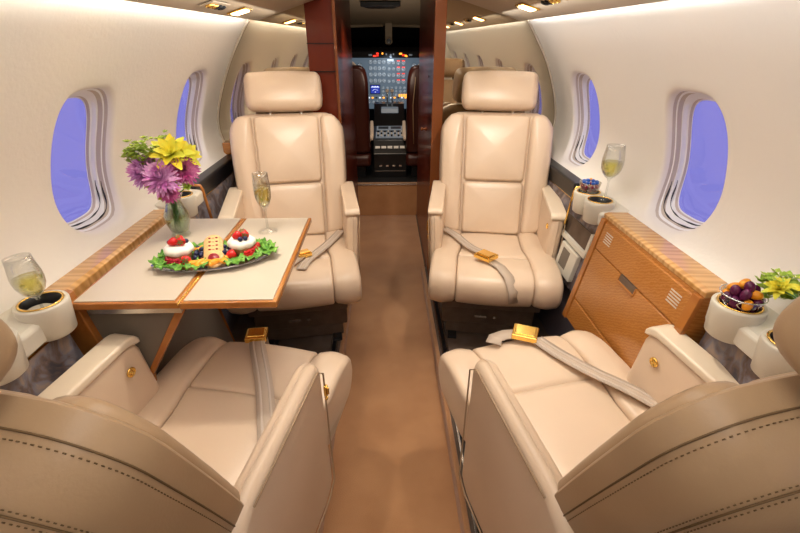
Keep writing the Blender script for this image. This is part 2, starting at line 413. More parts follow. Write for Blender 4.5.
# mahogany divider panels
d=empty('wood_divider',(-.307,2.4,0),0,'glossy red mahogany divider panel left of the cockpit doorway with horizontal seams','divider','mahogany dividers')
mb=MB(); mb.box((0,.54,.81),(.144,1.06,1.62)); mb.build('panel',M['mahog'],d,smooth=False,bevel=.004)
for z in (1.16,1.285,.62): MB().box((0,.005,z),(.146,.004,.004)).build('seam',M['blackm'],d,smooth=False)
mb=MB(); mb.box((.067,-.003,.81),(.014,.012,1.62)); mb.build('edge_strip',M['mahog2'],d,smooth=False,bevel=.002)
mb=MB()
for z in (.62,.84): mb.tube([(.066,-.012,z-.03),(.066,-.018,z-.02),(.066,-.018,z+.02),(.066,-.012,z+.03)],.003,8)
mb.build('hinge',M['gold'],d)
d=empty('wood_divider',(.267,2.4,0),0,'glossy red mahogany door panel right of the cockpit doorway with brown front edge','divider','mahogany dividers')
mb=MB(); mb.box((0,.535,.81),(.05,1.05,1.62)); mb.build('panel',M['mahog'],d,smooth=False,bevel=.003)
mb=MB(); mb.box((0,0,.81),(.056,.022,1.62)); mb.build('edge_strip',M['mahog2'],d,smooth=False,bevel=.003)
mb=MB(); mb.lathe([(.010,0),(.010,.006),(.006,.008),(.006,.02),(.011,.024),(.009,.032),(0,.033)],16,(-.025,.35,.82),Matrix.Rotation(-PI/2,3,'Y')); mb.build('latch',M['mahog2'],d)
mb=MB(); mb.lathe([(.006,0),(.006,.003),(0,.0035)],12,(-.025,.25,1.12),Matrix.Rotation(-PI/2,3,'Y')); mb.build('keyhole',M['black'],d)
# step up into cockpit
mb=MB(); mb.box((0,3.5,.13),(1.3,.08,.26)); tag(mb.build('floor_step',M['carpet'],smooth=False,bevel=.004),kind='structure')
mb=MB(); mb.box((0,3.463,.262),(.47,.018,.01)); tag(mb.build('trim_7',M['chrome'],smooth=False,bevel=.002),kind='structure')
mb=MB(); mb.box((0,4.5,.23),(1.5,2.0,.04)); tag(mb.build('floor_cockpit',M['blackm'],smooth=False),kind='structure')
for nm,s in (('wall_cockpit_left',-1),('wall_cockpit_right',1)):
    mb=MB(); mb.box((s*.80,3.83,.85),(.04,2.78,1.7)); tag(mb.build(nm,M['blackm'],smooth=False),kind='structure')
mb=MB(); mb.box((0,5.2,.85),(1.6,.04,1.7)); tag(mb.build('wall_front',M['blackm'],smooth=False),kind='structure')
mb=MB(); mb.prism([(2.42,1.62),(3.5,1.60),(4.75,1.43),(5.22,1.43),(5.22,1.49),(4.75,1.49),(3.5,1.66),(2.42,1.68)],'x',-.80,.80); tag(mb.build('ceiling_cockpit',M['ceilcock'],smooth=False),kind='structure')
# windshield : two dark night panes with centre post
for i,s in enumerate((-1,1)):
    w=empty('window_%d'%(11+i)); tag(w,kind='structure')
    mb=MB(); mb.add([(s*.03,4.78,1.42),(s*.74,4.70,1.40),(s*.74,5.02,1.14),(s*.03,5.10,1.14)],[(0,1,2,3)]); mb.build('pane',M['black'],w,smooth=False,solid=.01)
    mb=MB(); mb.tube([(s*.02,4.76,1.425),(s*.74,4.68,1.405)],.014,8); mb.build('window_frame',M['ceilcock'],w)
mb=MB(); mb.box((0.035,4.70,1.375),(.066,.03,.20)); mb.lathe([(.034,0),(.036,.01),(.026,.016)],24,(.035,4.68,1.29),Matrix.Rotation(PI/2,3,'X')); mb.mi=1; mb.lathe([(.024,.012),(.022,.018),(0,.019)],20,(.035,4.68,1.29),Matrix.Rotation(PI/2,3,'X')); mb.mi=0
o=mb.build('compass_post',None,mats=[M['ceilcock'],M['black']],smooth=False,bevel=.003); tag(o,'beige centre post with round black compass between the cockpit windows','compass')
t=empty('sun_visor',(-.02,3.9,1.47),0,'folded black sun visor panel under the cockpit ceiling','visor')
mb=MB(); mb.prism([(-.16,-.12),(.14,-.12),(.09,.15),(-.11,.15)],'z',.05,.085); o=mb.build('flap',M['black'],t,smooth=False,bevel=.006)
mb=MB(); mb.tube([(-.04,-.03,.085),(-.04,-.03,.16)],.01); mb.tube([(.05,-.03,.085),(.05,-.03,.16)],.01); mb.build('bracket',M['chrome'],t)
# ------------------------------------------------------------------ cockpit
PY=4.62
ip=empty('instrument_panel',(.035,PY,0),0,'grey cockpit instrument panel crowded with round gauges, switches and a blue screen','instrument panel')
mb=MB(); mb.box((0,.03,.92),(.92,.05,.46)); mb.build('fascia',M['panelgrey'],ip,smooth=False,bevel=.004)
def gauge(x,z,r,kind=0):
    mb=MB(); rx=Matrix.Rotation(PI/2,3,'X')
    mb.mi=0; mb.lathe([(r,0),(r,.008),(r*.86,.010),(r*.84,.006)],20,(x,.004,z),rx)
    mb.mi=1; mb.lathe([(r*.84,.0055),(0,.0056)],20,(x,.004,z),rx)
    mb.mi=2
    for k in range(8):
        a=k*PI/4; mb.box((x+r*.66*math.cos(a),-.003,z+r*.66*math.sin(a)),(r*.12,.002,r*.22),Matrix.Rotation(-a+PI/2,3,'Y'))
    a=random.uniform(0,6); mb.box((x+r*.25*math.cos(a),-.004,z+r*.25*math.sin(a)),(r*.10,.002,r*.6),Matrix.Rotation(-a+PI/2,3,'Y'))
    if kind: mb.mi=3; mb.box((x,-.005,z+r*.75),(r*1.3,.003,r*.35))
    mb.build('gauge',None,ip,smooth=False,mats=[M['gaugerim'],M['gaugeface'],M['gaugemark'],M['redlit']])
for row in range(4):
    z=1.115-row*.055
    for c in range(4): gauge(-.155+c*.042-.02,z,.020)
    for c in range(2): gauge(.0+c*.042,z-.005,.016 if row%2 else .019)
for row in range(3):
    for c in range(6): gauge(-.06+c*.042,.885-row*.032,.013)
for row in range(4):
    for c in range(2): gauge(.09+c*.048,1.108-row*.056,.022,1)
for c in range(10): gauge(-.20+c*.042,.755,.014)
for x in (-.34,-.28,.24,.30):
    for z in (1.08,1.0,.92,.84): gauge(x,z,.024)
mb=MB(); mb.mi=0; mb.box((-.137,-.002,.872),(.10,.012,.085)); mb.mi=1; mb.box((-.137,-.009,.872),(.088,.003,.072)); mb.mi=2
for k in range(7): mb.box((-.17+k*.011,-.0115,.893+(.003 if k%2 else 0)),(.008,.002,.006+.004*(k%2)))
for k in range(9):
    a=PI*(.15+.7*k/8); mb.box((-.137+.028*math.cos(a),-.0115,.85+.022*math.sin(a)),(.005,.002,.002))
mb.box((-.137,-.0115,.848),(.006,.002,.006))
mb.build('display',None,ip,smooth=False,mats=[M['blackm'],M['screen'],M['screenmark']])
def sw(x,z,w,h,m): MB().box((x,-.003,z),(w,.007,h)).build('switch',m,ip,smooth=False)
for k in range(5): sw(-.01+k*.012,1.13,.009,.018,M['gaugemark'])
for k in range(4): sw(.10+k*.022,.815,.014,.024,M['amber'])
for k in range(12): sw(-.20+k*.036,.795,.018,.012,[M['gaugemark'],M['amber'],M['blackm']][k%3])
gs=empty('glareshield',(.03,4.50,1.155),0,'black glareshield hood with red and amber warning lights above the instruments','glareshield')
mb=MB(); mb.prism([(-.06,.0),(-.06,.055),(.03,.085),(.5,.05),(.5,.0),(.02,.0)],'x',-.48,.48); mb.build('hood',M['blackm'],gs,smooth=False,bevel=.008)
mb=MB()
for i,(x,w,z,mi) in enumerate([(-.10,.022,.036,0),(-.055,.014,.036,1),(-.125,.03,.016,0),(-.098,.012,.02,0),(-.02,.012,.03,2),(.02,.014,.024,2),(.045,.012,.03,2),(.11,.026,.034,1),(.135,.022,.022,0),(.155,.016,.018,1),(.165,.012,.014,1),(-.165,.032,.024,2),(.20,.03,.024,2),(.02,.02,.008,2)]):
    mb.mi=mi; mb.box((x,-.063,z),(w,.006,.014))
mb.build('warning_light',None,gs,smooth=False,mats=[M['redlit'],M['amber'],M['greylight']])
cp=empty('centre_pedestal',(.03,4.02,.25),0,'black centre pedestal with grey radio panels and switch rows between the pilot seats','pedestal')
mb=MB(); mb.prism([(-.30,0),(-.30,.20),(-.22,.30),(.10,.36),(.34,.52),(.5,.52),(.5,0)],'x',-.14,.14); mb.build('body',M['black'],cp,smooth=False,bevel=.005)
def slope(y): return .20+(y+.30)/.08*.10 if y<-.22 else .30+(y+.22)/.32*.06
tl=Matrix.Rotation(math.atan2(.06,.32),3,'X')
mb=MB(); mb.mi=0
mb.box((0,.02,.352),(.23,.10,.008),tl); mb.mi=1; mb.box((-.055,.02,.358),(.09,.05,.004),tl); mb.box((.055,.02,.358),(.09,.05,.004),tl)
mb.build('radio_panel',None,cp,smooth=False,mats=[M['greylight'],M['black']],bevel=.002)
mb=MB(); mb.mi=0; mb.box((0,-.13,.323),(.24,.13,.008),tl)
for i in range(8):
    for j in range(3):
        mb.mi=1+(i*3+j)%2; mb.lathe([(.009,0),(.008,.014),(0,.015)],8,(-.10+i*.029,-.175+j*.045,.322+j*.008))
mb.build('switch_panel',None,cp,smooth=False,mats=[M['greylight'],M['black'],M['white']])
mb=MB(); 
for k in range(5):
    mb.box((-.105+k*.052,-.265,.247),(.040,.022,.004),Matrix.Rotation(R(50),3,'X')@Matrix.Rotation(0,3,'Z'))
mb.build('label_row',M['white'],cp,smooth=False)
mb=MB()
for k in range(4): mb.box((-.08+k*.055,-.302,.10),(.022,.004,.012))
mb.box((0,-.302,.055),(.26,.004,.004)); mb.build('trim_bar',M['chrome'],cp,smooth=False)
for x in (-.022,.022):
    t=empty('throttle_lever',(.035+x,4.33,.68),0,'pink-white topped throttle lever, %s of the pair on the pedestal'%('left' if x<0 else 'right'),'lever','throttle levers')
    mb=MB(); mb.tube([(0,0,.03),(0,-.03,.12),(0,-.04,.20)],.006,8); mb.build('shaft',M['chrome'],t)
    mb=MB(); mb.box((0,-.04,.21),(.032,.022,.028)); mb.build('knob',M['fleece'],t,smooth=False,bevel=.006)
qd=MB(); qd.prism([(4.25,.70),(4.27,.74),(4.42,.76),(4.50,.70)],'x',-.045,.115); tag(qd.build('throttle_quadrant',M['greylight'],smooth=False,bevel=.006),'grey throttle quadrant block ahead of the centre pedestal','throttle quadrant')
def pilot_seat(s,lab):
    t=empty('pilot_seat',(s*.345+.015,3.85,.25),0,lab,'pilot seat','cockpit seats')
    f=lambda a,b,h:(a,-.12-b*.12-h*.0-(0),b+.2) 
    ol=roundpoly([(-.20,0,.03),(.20,0,.03),(.195,.58,.05),(.17,.68,.06),(-.17,.68,.06),(-.195,.58,.05)])
    pillow('backrest',ol,.03,.05,.01,lambda a,b,h:(a,-.10-b*.10-h,b+.2),M['pseat'],t)
    pillow('back_cushion',ol,.03,.06,.01,lambda a,b,h:(a,-.10-b*.10+h,b+.2),M['pseat'],t)
    pad('seat',roundpoly([(-.18,.10,.03),(.26,.10,.04),(.26,.22,.05),(-.18,.20,.03)]),-.2,.2,.03,M['pseat'],t)
    mb=MB(); mb.box((0,.03,.05),(.3,.3,.10)); mb.build('base',M['black'],t,smooth=False,bevel=.005)
    mb=MB(); P=[]
    for k in range(13):
        a=PI*k/12; P.append((.12*math.cos(a),-.14,.80+.11*math.sin(a)))
    mb.tube(P,.02,10); mb.build('fleece_cover',M['fleece'],t)
    xx=-s*.205
    mb=MB(); mb.tube([(xx,-.12,.32),(xx,.0,.33),(xx,.10,.37),(xx,.14,.42)],[.016,.02,.018,.014],10); mb.build('armrest',M['fleece'],t)
    mb=MB(); mb.tube([(-.13,-.22,.80),(-.15,-.24,.60),(-.14,-.23,.3)],.004,6); mb.build('strap',M['piping'],t)
pilot_seat(-1,'dark red leather pilot seat left in the cockpit with cream fleece top')
pilot_seat(1,'dark red leather pilot seat right in the cockpit with cream fleece top')
# ------------------------------------------------------------------ cabin chairs
def leanfn(L,ang):
    c,s=math.cos(ang),math.sin(ang); by,bz=-.245,.42
    # a across, b up the back, h toward the sitter
    return lambda a,b,h:(a,by-b*s+h*c,bz+b*c+h*s)
def make_chair(name,loc,rz,label,L,hr_b,side,near,latch):
    """side: +1 aisle at local +x, -1 aisle at local -x"""
    t=empty(name,loc,rz,label,'chair','cream leather club seats'); t.scale=(1.0 if near else 1.035,1,1)
    LE=M['leather']
    def warp(x,y,z):
        k=1-.10*max(0,min(1,(.06-y)/.10)); return (x*k,y,z)
    # seat cushion panels
    front=roundpoly([(.055,.455,.012),(.20,.470,.03),(.275,.452,.055),(.285,.385,.05),(.25,.325,.04),(.055,.31,.01)])
    rear=roundpoly([(-.265,.30,.01),(.052,.31,.01),(.052,.458,.012),(-.10,.447,.02),(-.265,.44,.03)])
    full=roundpoly([(-.265,.30,.01),(.055,.31,.01),(.25,.325,.04),(.285,.385,.05),(.272,.458,.055),(.18,.478,.03),(-.10,.462,.03),(-.265,.455,.03)])
    pad('seat_front_panel',front,-.148,.148,.010,LE,t,.006,warp)
    pad('seat_rear_panel',rear,-.148,.148,.010,LE,t,.004,warp)
    pad('seat_bolster',full,-.256,-.149,.020,LE,t,.006,warp); pad('seat_bolster',full,.149,.256,.020,LE,t,.006,warp)
    # under pan and base
    mb=MB(); mb.prism([(-.20,.30),(.20,.32),(.19,.27),(-.20,.25)],'x',-.20,.20); mb.build('seat_pan',M['darkbox'],t,smooth=False,bevel=.006)
    bs=mb=MB(); mb.prism([(-.22,.12),(.08,.12),(.10,.26),(-.22,.26)],'x',-.20,.20); bo=mb.build('base',M['darkbox'],t,smooth=False,bevel=.006)
    mb=MB(); mb.box((0,-.06,.088),(.36,.26,.065)); mb.build('plinth',M['darkbox'],t,smooth=False,bevel=.004)
    MB().box((0.03,.092,.17),(.05,.008,.012)).build('latch',M['chrome'],bo,smooth=False,bevel=.001); MB().box((-.03,.092,.17),(.012,.010,.012)).build('latch_button',M['chrome'],bo,smooth=False,bevel=.001)
    for x in (-.15,.15):
        MB().box((x,-.05,.057),(.04,.34,.012)).build('track_foot',M['blackm'],t,smooth=False,bevel=.003)
    # armrests
    bt=.17 if near else .27
    ao=roundpoly([(-.36,bt+.01,.02),(-.02,bt,.02),(.035,bt+.03,.03),(.018,.615,.018),(.0,.640,.025),(-.33,.665,.04),(-.40,.63,.03)])
    for sx in (-1,1):
        def aw(x,y,z,sx=sx):
            u=(z-.27)/.38; return (x+sx*((.016 if not near else .004)*u-.014+((.008-.05*(1-u)) if near and sx!=side else 0)),y,z-(max(0,(-y-.02))*.16*min(1,max(0,(z-.3)/.3)) if near else 0))
        a=pad('armrest',ao,*( (.224,.276) if sx>0 else (-.276,-.224)),.024,M['leather'],t,.003,aw)
        # ivory cap along the top
        if near and sx==side: capy=None
        cap=roundpoly([(-.35,.655,.01),(-.02,.632,.01),(.012,.620,.01),(.020,.628,.008),(.006,.650,.02),(-.33,.676,.03),(-.36,.67,.01)])
        if not (near and sx==side): pad('arm_cap',cap,*( (.218,.282) if sx>0 else (-.282,-.218)),.006,M['armcap'] if sx!=side else M['leather'],a,.0,aw)
        # piping on the outer face
        mb=MB(); xo=sx*.279
        pts=[(-.33,.652),(-.02,.628),(.012,.60),(.026,bt+.04),(-.02,bt+.015),(-.34,bt+.02)]
        mb.tube([(aw(xo,y,z)) for y,z in pts],.0022,6); mb.build('piping',M['piping'],a)
        if sx==side and latch:
            lx=sx*.279; q=latch; mb=MB(); mb.box((lx,-.006,.565),(.008,.024*q,.066*q)); mb.box((lx+sx*.005,-.006,.565),(.006,.009*q,.046*q)); mb.box((lx,-.006,.565-.053*q),(.007,.018*q,.018*q)); mb.build('release_latch',M['gold'],a,smooth=False,bevel=.002)
        elif sx!=side:
            mb=MB(); mb.lathe([(.013,0),(.013,.003),(.009,.005),(.009,.002),(.004,.002),(.004,.006),(0,.006)],20,(sx*(.208 if near else .222),-.045,.575),Matrix.Rotation(-sx*PI/2,3,'Y')); mb.build('recline_button',M['gold'],a)
    # backrest slab
    ang=R(22.5 if near else 18.5); f=leanfn(L,ang); pt=.55 if near else 1
    ol=roundpoly([(-.235,-.03,.03),(.235,-.03,.03),(.262,L*.55,.15),(.262,L-.06,.06),(.205,L,.07),(-.205,L,.07),(-.262,L-.06,.06),(-.262,L*.55,.15)])
    LB=M['leather_shade'] if near else LE; tf=.028 if near else .050
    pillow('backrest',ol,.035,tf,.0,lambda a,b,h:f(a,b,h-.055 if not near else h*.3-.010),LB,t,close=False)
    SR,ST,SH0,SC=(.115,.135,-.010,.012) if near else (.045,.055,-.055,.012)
    MT=M['leather_shade'] if near else M['leather_back']
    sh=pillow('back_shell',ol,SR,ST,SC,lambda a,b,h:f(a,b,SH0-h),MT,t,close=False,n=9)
    def rings_at(k1,n=220,lift=.0006):
        hx,hy=.262,(L+.03)/2; cy_=(L-.03)/2; q=[]
        hh_=ST*math.sin(math.acos(max(0,1-k1/SR))) if k1<SR else ST
        for p in resample(ol,n): q.append(Vector(f(p.x*(1-k1/hx),cy_+(p.y-cy_)*(1-k1/hy),SH0-hh_-lift)))
        return q
    def cord(k1,nm,rad,mm,dash):
        q=rings_at(k1,560 if dash else 120); mb=MB(); n=len(q)
        if dash:
            for i in range(0,n,2): mb.tube([q[i],q[i].lerp(q[(i+1)%n],.9)],rad,5)
        else: mb.tube(q+[q[0]],rad,6)
        o=mb.build(nm,mm,sh)
        if dash: tag(o,kind='stuff')
    if near:
        cord(.0030,'seam_cord',.0013,M['stitch'],False); cord(.036,'seam_cord',.0013,M['stitch'],False)
        cord(.0050,'stitching',.0008,M['stitch'],True); cord(.032,'stitching',.0008,M['stitch'],True); cord(.040,'stitching',.0008,M['stitch'],True)
    else:
        cord(.040,'seam_cord',.0016,M['stitch'],False)
    # grab handle pad on the shell
    hx_,hy_,cy_=.262,(L+.03)/2,(L-.03)/2
    def dome(a,b):
        q=(abs(a/hx_)**6+abs((b-cy_)/hy_)**6)**(1/6); d=(1-q)*hx_
        return (ST*math.sin(math.acos(max(0,1-d/SR))) if d<SR else ST)
    ha=(.185 if near else 0)*side; hbb=.43 if near else .17
    hp=roundpoly([(ha-.04,hbb-.12,.02),(ha+.04,hbb-.12,.02),(ha+.034,hbb,.034),(ha-.034,hbb,.034)])
    pillow('handle_pad',hp,.015,.014,.003,lambda a,b,h:f(a,b,SH0-dome(a,b)-h+.001),MT,sh,res=40)
    mb=MB(); P=resample(roundpoly([(ha-.043,hbb-.123,.02),(ha+.043,hbb-.123,.02),(ha+.037,hbb+.004,.036),(ha-.037,hbb+.004,.036)]),40); P.append(P[0]); mb.tube([Vector(f(p.x,p.y,SH0-dome(p.x,p.y))) for p in P],.0025,6); mb.build('handle_gap',M['black'],sh)
    if near:
        mb=MB(); mb.tube([Vector(f(side*(.20-.17*k/12),L-.085+.05*math.sin(k/12*1.5),SH0-dome(side*(.20-.17*k/12),L-.085+.05*math.sin(k/12*1.5))-.0006)) for k in range(13)],.0016,6); mb.build('cross_seam',M['stitch'],sh)
    # front panels of the backrest
    g=lambda a,b,h:f(a,b,(-.008 if not near else -.010)+h*pt)
    mid=.275
    pillow('back_lower_panel',roundpoly([(-.137,.02,.012),(.137,.02,.012),(.140,mid,.012),(-.140,mid,.012)]),.014,.030,.008,g,LB,t)
    pillow('back_upper_panel',roundpoly([(-.140,mid+.003,.012),(.140,mid+.003,.012),(.148,L-.02,.02),(-.148,L-.02,.02)]),.014,.026,.010,g,LB,t)
    for sx in (-1,1):
        pts=[(.143,.02,.012),(.228,.03,.02),(.256,L*.55,.15),(.256,L-.07,.05),(.21,L-.012,.05),(.153,L-.02,.012)]
        if sx<0: pts=[(-a,b,r) for a,b,r in pts][::-1]
        pillow('back_bolster',roundpoly(pts),.022,.040,.008,g,LB,t)
    # headrest
    hb=hr_b; hk,hwid=(.88,.172) if near else (1,.170)
    sec=roundpoly([(-.085,-.082,.05),(.035,-.088,.06),(.042,.0,.05),(.032,.088,.06),(-.085,.085,.05)])
    def hw(x,y,z): return f(x,hb+z,y)
    h=pad('headrest',[(a,b*hk) for a,b in sec],-hwid,hwid,.034,LB,t,.004,hw,scale=True,n=7)
    mb=MB()
    for sx in (-.07,.07): mb.tube([f(sx,L-.06,-.03),f(sx,hb-.05,-.03)],.008,8)
    mb.build('headrest_post',M['chrome'],t)
    return t
CH=[make_chair('club_chair',(.467,1.77,0),R(170.6),'cream leather club seat by the right bulkhead, gold belt buckle on its cushion',.612,.702,1,False,1.0),
    make_chair('club_chair',(-.410,1.77,0),R(188.7),'cream leather club seat behind the table with flowers, back to the left bulkhead',.612,.702,-1,False,0),
    make_chair('club_chair',(.457,.86,0),R(12),'cream leather club seat nearest at right, seen from behind, belt laid across cushion',.600,.708,-1,True,0),
    make_chair('club_chair',(-.422,.86,0),R(-12.5),'cream leather club seat nearest at left, seen from behind, striped belt down its cushion',.600,.708,1,True,.45)]
# ------------------------------------------------------------------ seat belts (rest on the cushions)
def L2W(ch,p):
    o=CH[ch]; return o.matrix_basis@Vector(p)
def belt(ch,label,path,w,buck,brot,end=True,loose=None,bs=1.0):
    o=CH[ch]; t=empty('seat_belt',o.location,o.rotation_euler.z,label,'seat belt','lap belts with gold buckles')
    mb=MB(); P=[Vector(p) for p in path]
    # smooth path
    Q=[]
    for i in range(len(P)-1):
        p0=P[max(i-1,0)];p1=P[i];p2=P[i+1];p3=P[min(i+2,len(P)-1)]
        for k in range(8):
            u=k/8; Q.append(.5*((2*p1)+(-p0+p2)*u+(2*p0-5*p1+4*p2-p3)*u*u+(-p0+3*p1-3*p2+p3)*u**3))
    Q.append(P[-1])
    W=[]
    for i in range(len(Q)):
        tt=(Q[min(i+1,len(Q)-1)]-Q[max(i-1,0)]); c_=tt.normalized().cross(Vector((0,0,1))); ww=c_.normalized()*w if (c_.length>.5 or not W) else W[-1]; W.append(ww)
    ribbon(Q,W,.0025,mb); s=mb.build('webbing',M['belt'],t)
    mb=MB(); 
    for off in (-.25,.25):
        ribbon([q+ww*off+Vector((0,0,.0016)) for q,ww in zip(Q,W)],[ww*.14 for ww in W],.0008,mb)
    mb.build('webbing_stripe',M['beltstripe'],s)
    if loose:
        mb=MB(); LQ=[Vector(p) for p in loose]; WW=[]
        for i in range(len(LQ)):
            tt=(LQ[min(i+1,len(LQ)-1)]-LQ[max(i-1,0)]).normalized(); c_=tt.cross(Vector((0,0,1))); WW.append(c_.normalized()*w if (c_.length>.5 or not WW) else WW[-1])
        ribbon(LQ,WW,.0025,mb); mb.build('loose_end',M['belt'],t)
    if buck:
        b=empty('buckle_pos'); bpy.data.objects.remove(b)
        rm=Matrix.Rotation(brot,3,'Z'); c=Vector(buck)
        mb=MB(); mb.box(c,(.058*bs,.050*bs,.018),rm); bk=mb.build('buckle',M['gold'],t,smooth=False,bevel=.003)
        mb=MB(); mb.box(c+Vector((0,0,.010)),(.046*bs,.036*bs,.006),rm@Matrix.Rotation(R(5),3,'X')); mb.build('buckle_flap',M['gold'],bk,smooth=False,bevel=.002)
    return t
belt(0,'beige lap belt with square gold buckle on the far right seat',[(.225,-.20,.478),(.17,-.12,.480),(.10,.0,.476),(.045,.06,.480)],.042,(.035,.125,.494),R(-40),loose=[(.02,.14,.481),(-.02,.20,.484),(-.05,.262,.472),(-.07,.292,.42),(-.075,.290,.37)],bs=1.35)
belt(1,'beige lap belt lying under the table edge on the far left seat',[(-.215,-.19,.478),(-.15,-.05,.478),(-.06,.10,.476),(-.03,.20,.482)],.042,(-.04,.07,.489),R(25),loose=[(-.05,.05,.484),(.02,.16,.486),(.05,.255,.48)])
belt(2,'beige lap belt with gold buckle running to the window side, near right seat',[(.205,-.11,.486),(.165,-.03,.486),(.115,.06,.481),(.07,.15,.482),(.04,.215,.488)],.046,(.015,.245,.494),R(-35),loose=[(.0,.255,.488),(-.04,.268,.482),(-.075,.262,.480),(-.095,.235,.482)],bs=1.3)
belt(3,'striped beige lap belt with gold buckle running straight back, near left seat',[(.195,-.16,.480),(.160,-.09,.484),(.110,.0,.468),(.06,.09,.476),(-.01,.20,.485),(-.030,.235,.488)],.046,(-.042,.258,.492),R(18),loose=[(-.045,.27,.484),(-.05,.286,.46),(-.05,.292,.41)],bs=1.1)
# ------------------------------------------------------------------ side furniture
def fx(z,x0=.752,k=.18): return x0-k*(.77-z)
# right wooden cabinet
CA,CB=.875,1.405
c=empty('side_cabinet',(.76,(CA+CB)/2,.05),0,'honey wood side cabinet with drop-front panel and vent slots under the right window','cabinet')
mb=MB(); mb.prism([(fx(.36)-.76,.31),(fx(.755)-.76,.705),(.055,.705),(.055,.31)],'y',-.265,.265); body=mb.build('carcass',M['wood'],c,smooth=False,bevel=.002)
mb=MB(); mb.prism([(-.012,.705),(-.014,.720),(.0,.724),(.070,.722),(.070,.705)],'y',-.270,.270); mb.build('top',M['woodtop'],c,smooth=False,bevel=.003)
def face_quad(mb,y0,y1,z0,z1,th=.006,s=1,cx=.76,x0=.752):
    pts=[]
    mb.prism([(s*(fx(z0,x0)-th)-s*cx if s>0 else -(fx(z0,x0)-th)+cx,z0-.05),(s*(fx(z1,x0)-th)-s*cx,z1-.05),(s*(fx(z1,x0)+.004)-s*cx,z1-.05),(s*(fx(z0,x0)+.004)-s*cx,z0-.05)],'y',y0,y1)
mb=MB(); face_quad(mb,-.238,.238,.655,.745); pn=mb.build('upper_panel',M['wood'],c,smooth=False,bevel=.002)
mb=MB(); face_quad(mb,-.238,.238,.455,.650); pd=mb.build('door',M['wood'],c,smooth=False,bevel=.002)
mb=MB(); face_quad(mb,-.238,.238,.365,.447); mb.build('drawer',M['wood'],c,smooth=False,bevel=.002)
mb=MB(); face_quad(mb,-.045,.045,.632,.652,.0066); mb.build('handle',M['darkbox'],pd,smooth=False)
mb=MB(); face_quad(mb,-.048,.048,.625,.632,.011); face_quad(mb,-.050,-.045,.626,.652,.009); face_quad(mb,.045,.050,.626,.652,.009); mb.build('handle_rim',M['woodedge'],pd,smooth=False,bevel=.001)
for y0 in (-.218,.158):
    mb=MB()
    for k in range(5): face_quad(mb,y0+.004,y0+.050,.690+k*.008,.6935+k*.008,.0066)
    mb.build('vent_slots',M['tabletop'],pn,smooth=False)
for ya_ in (.240,-.268):
    mb=MB(); face_quad(mb,ya_,ya_+.028,.36,.755,.010); mb.build('stile',M['woodedge'],c,smooth=False,bevel=.002)
# left ledge with the table stowage
c=empty('table_ledge',(-.775,1.2,.05),0,'honey wood side ledge holding the folding table beneath the left window','ledge')
mb=MB(); mb.prism([(-.060,.665),(.008,.665),(.010,.712),(.0,.718),(-.060,.716)],'y',-.285,.305); mb.build('top',M['woodtop'],c,smooth=False,bevel=.003)
mb=MB(); mb.prism([(-.06,.10),(.775-fx(.15,.745),.10),(.775-fx(.71,.765),.665),(-.06,.665)],'y',-.255,.295); mb.build('side_panel',M['greypanel'],c,smooth=False)
for y in (-.285,.298):
    mb=MB(); mb.prism([(-.06,.05),(.788-fx(.10,.765),.05),(.788-fx(.715,.768),.665),(.018,.716),(.006,.720),(-.06,.70)],'y',y,y+.022)
    mb.build('stile',M['woodedge'],c,smooth=False,bevel=.003)
mb=MB(); mb.box((.020,-.250,.640),(.018,.02,.05)); mb.tube([(.020,-.262,.655),(.022,-.275,.62)],.006,8); mb.build('hinge',M['gold'],c,smooth=False,bevel=.003)
# folding table
TZ=.752
t=empty('folding_table',(-.50,1.17,TZ),0,'fold-out table with taupe leather inlay and cherry wood edges holding the tray','table')
def leaf(x0,x1,y0,y1,nm):
    mb=MB(); mb.box(((x0+x1)/2,(y0+y1)/2,-.011),(x1-x0,y1-y0,.018)); o=mb.build(nm,M['woodedge'],t,smooth=False,bevel=.003)
    mb=MB(); mb.box(((x0+x1)/2+(.0),(y0+y1)/2,-.001),(x1-x0-.020,y1-y0-.016,.003)); mb.build('inlay',M['tabletop'],o,smooth=False,bevel=.0008); return o
leaf(-.252,.003,-.272,.282,'inner_leaf'); leaf(.005,.235,-.275,.280,'outer_leaf')
mb=MB(); mb.tube([(.004,-.274,-.006),(.004,.281,-.006)],.0035,8); mb.build('hinge_line',M['gold'],t)
mb=MB(); mb.box((-.11,-.255,-.030),(.22,.012,.018)); mb.build('under_rail',M['chrome'],t,smooth=False,bevel=.002)
g=MB(); g.prism([(-.245,-.022),(-.005,-.022),(-.145,-.26),(-.16,-.40),(-.205,-.40)],'y',-.235,-.222); gp=g.build('support_panel',M['greypanel'],t,smooth=False)
g=MB(); g.prism([(.012,-.022),(-.012,-.022),(-.155,-.26),(-.168,-.40),(-.15,-.40),(-.135,-.255)],'y',-.240,-.217); g.build('support_edge',M['woodedge'],gp,smooth=False,bevel=.002)
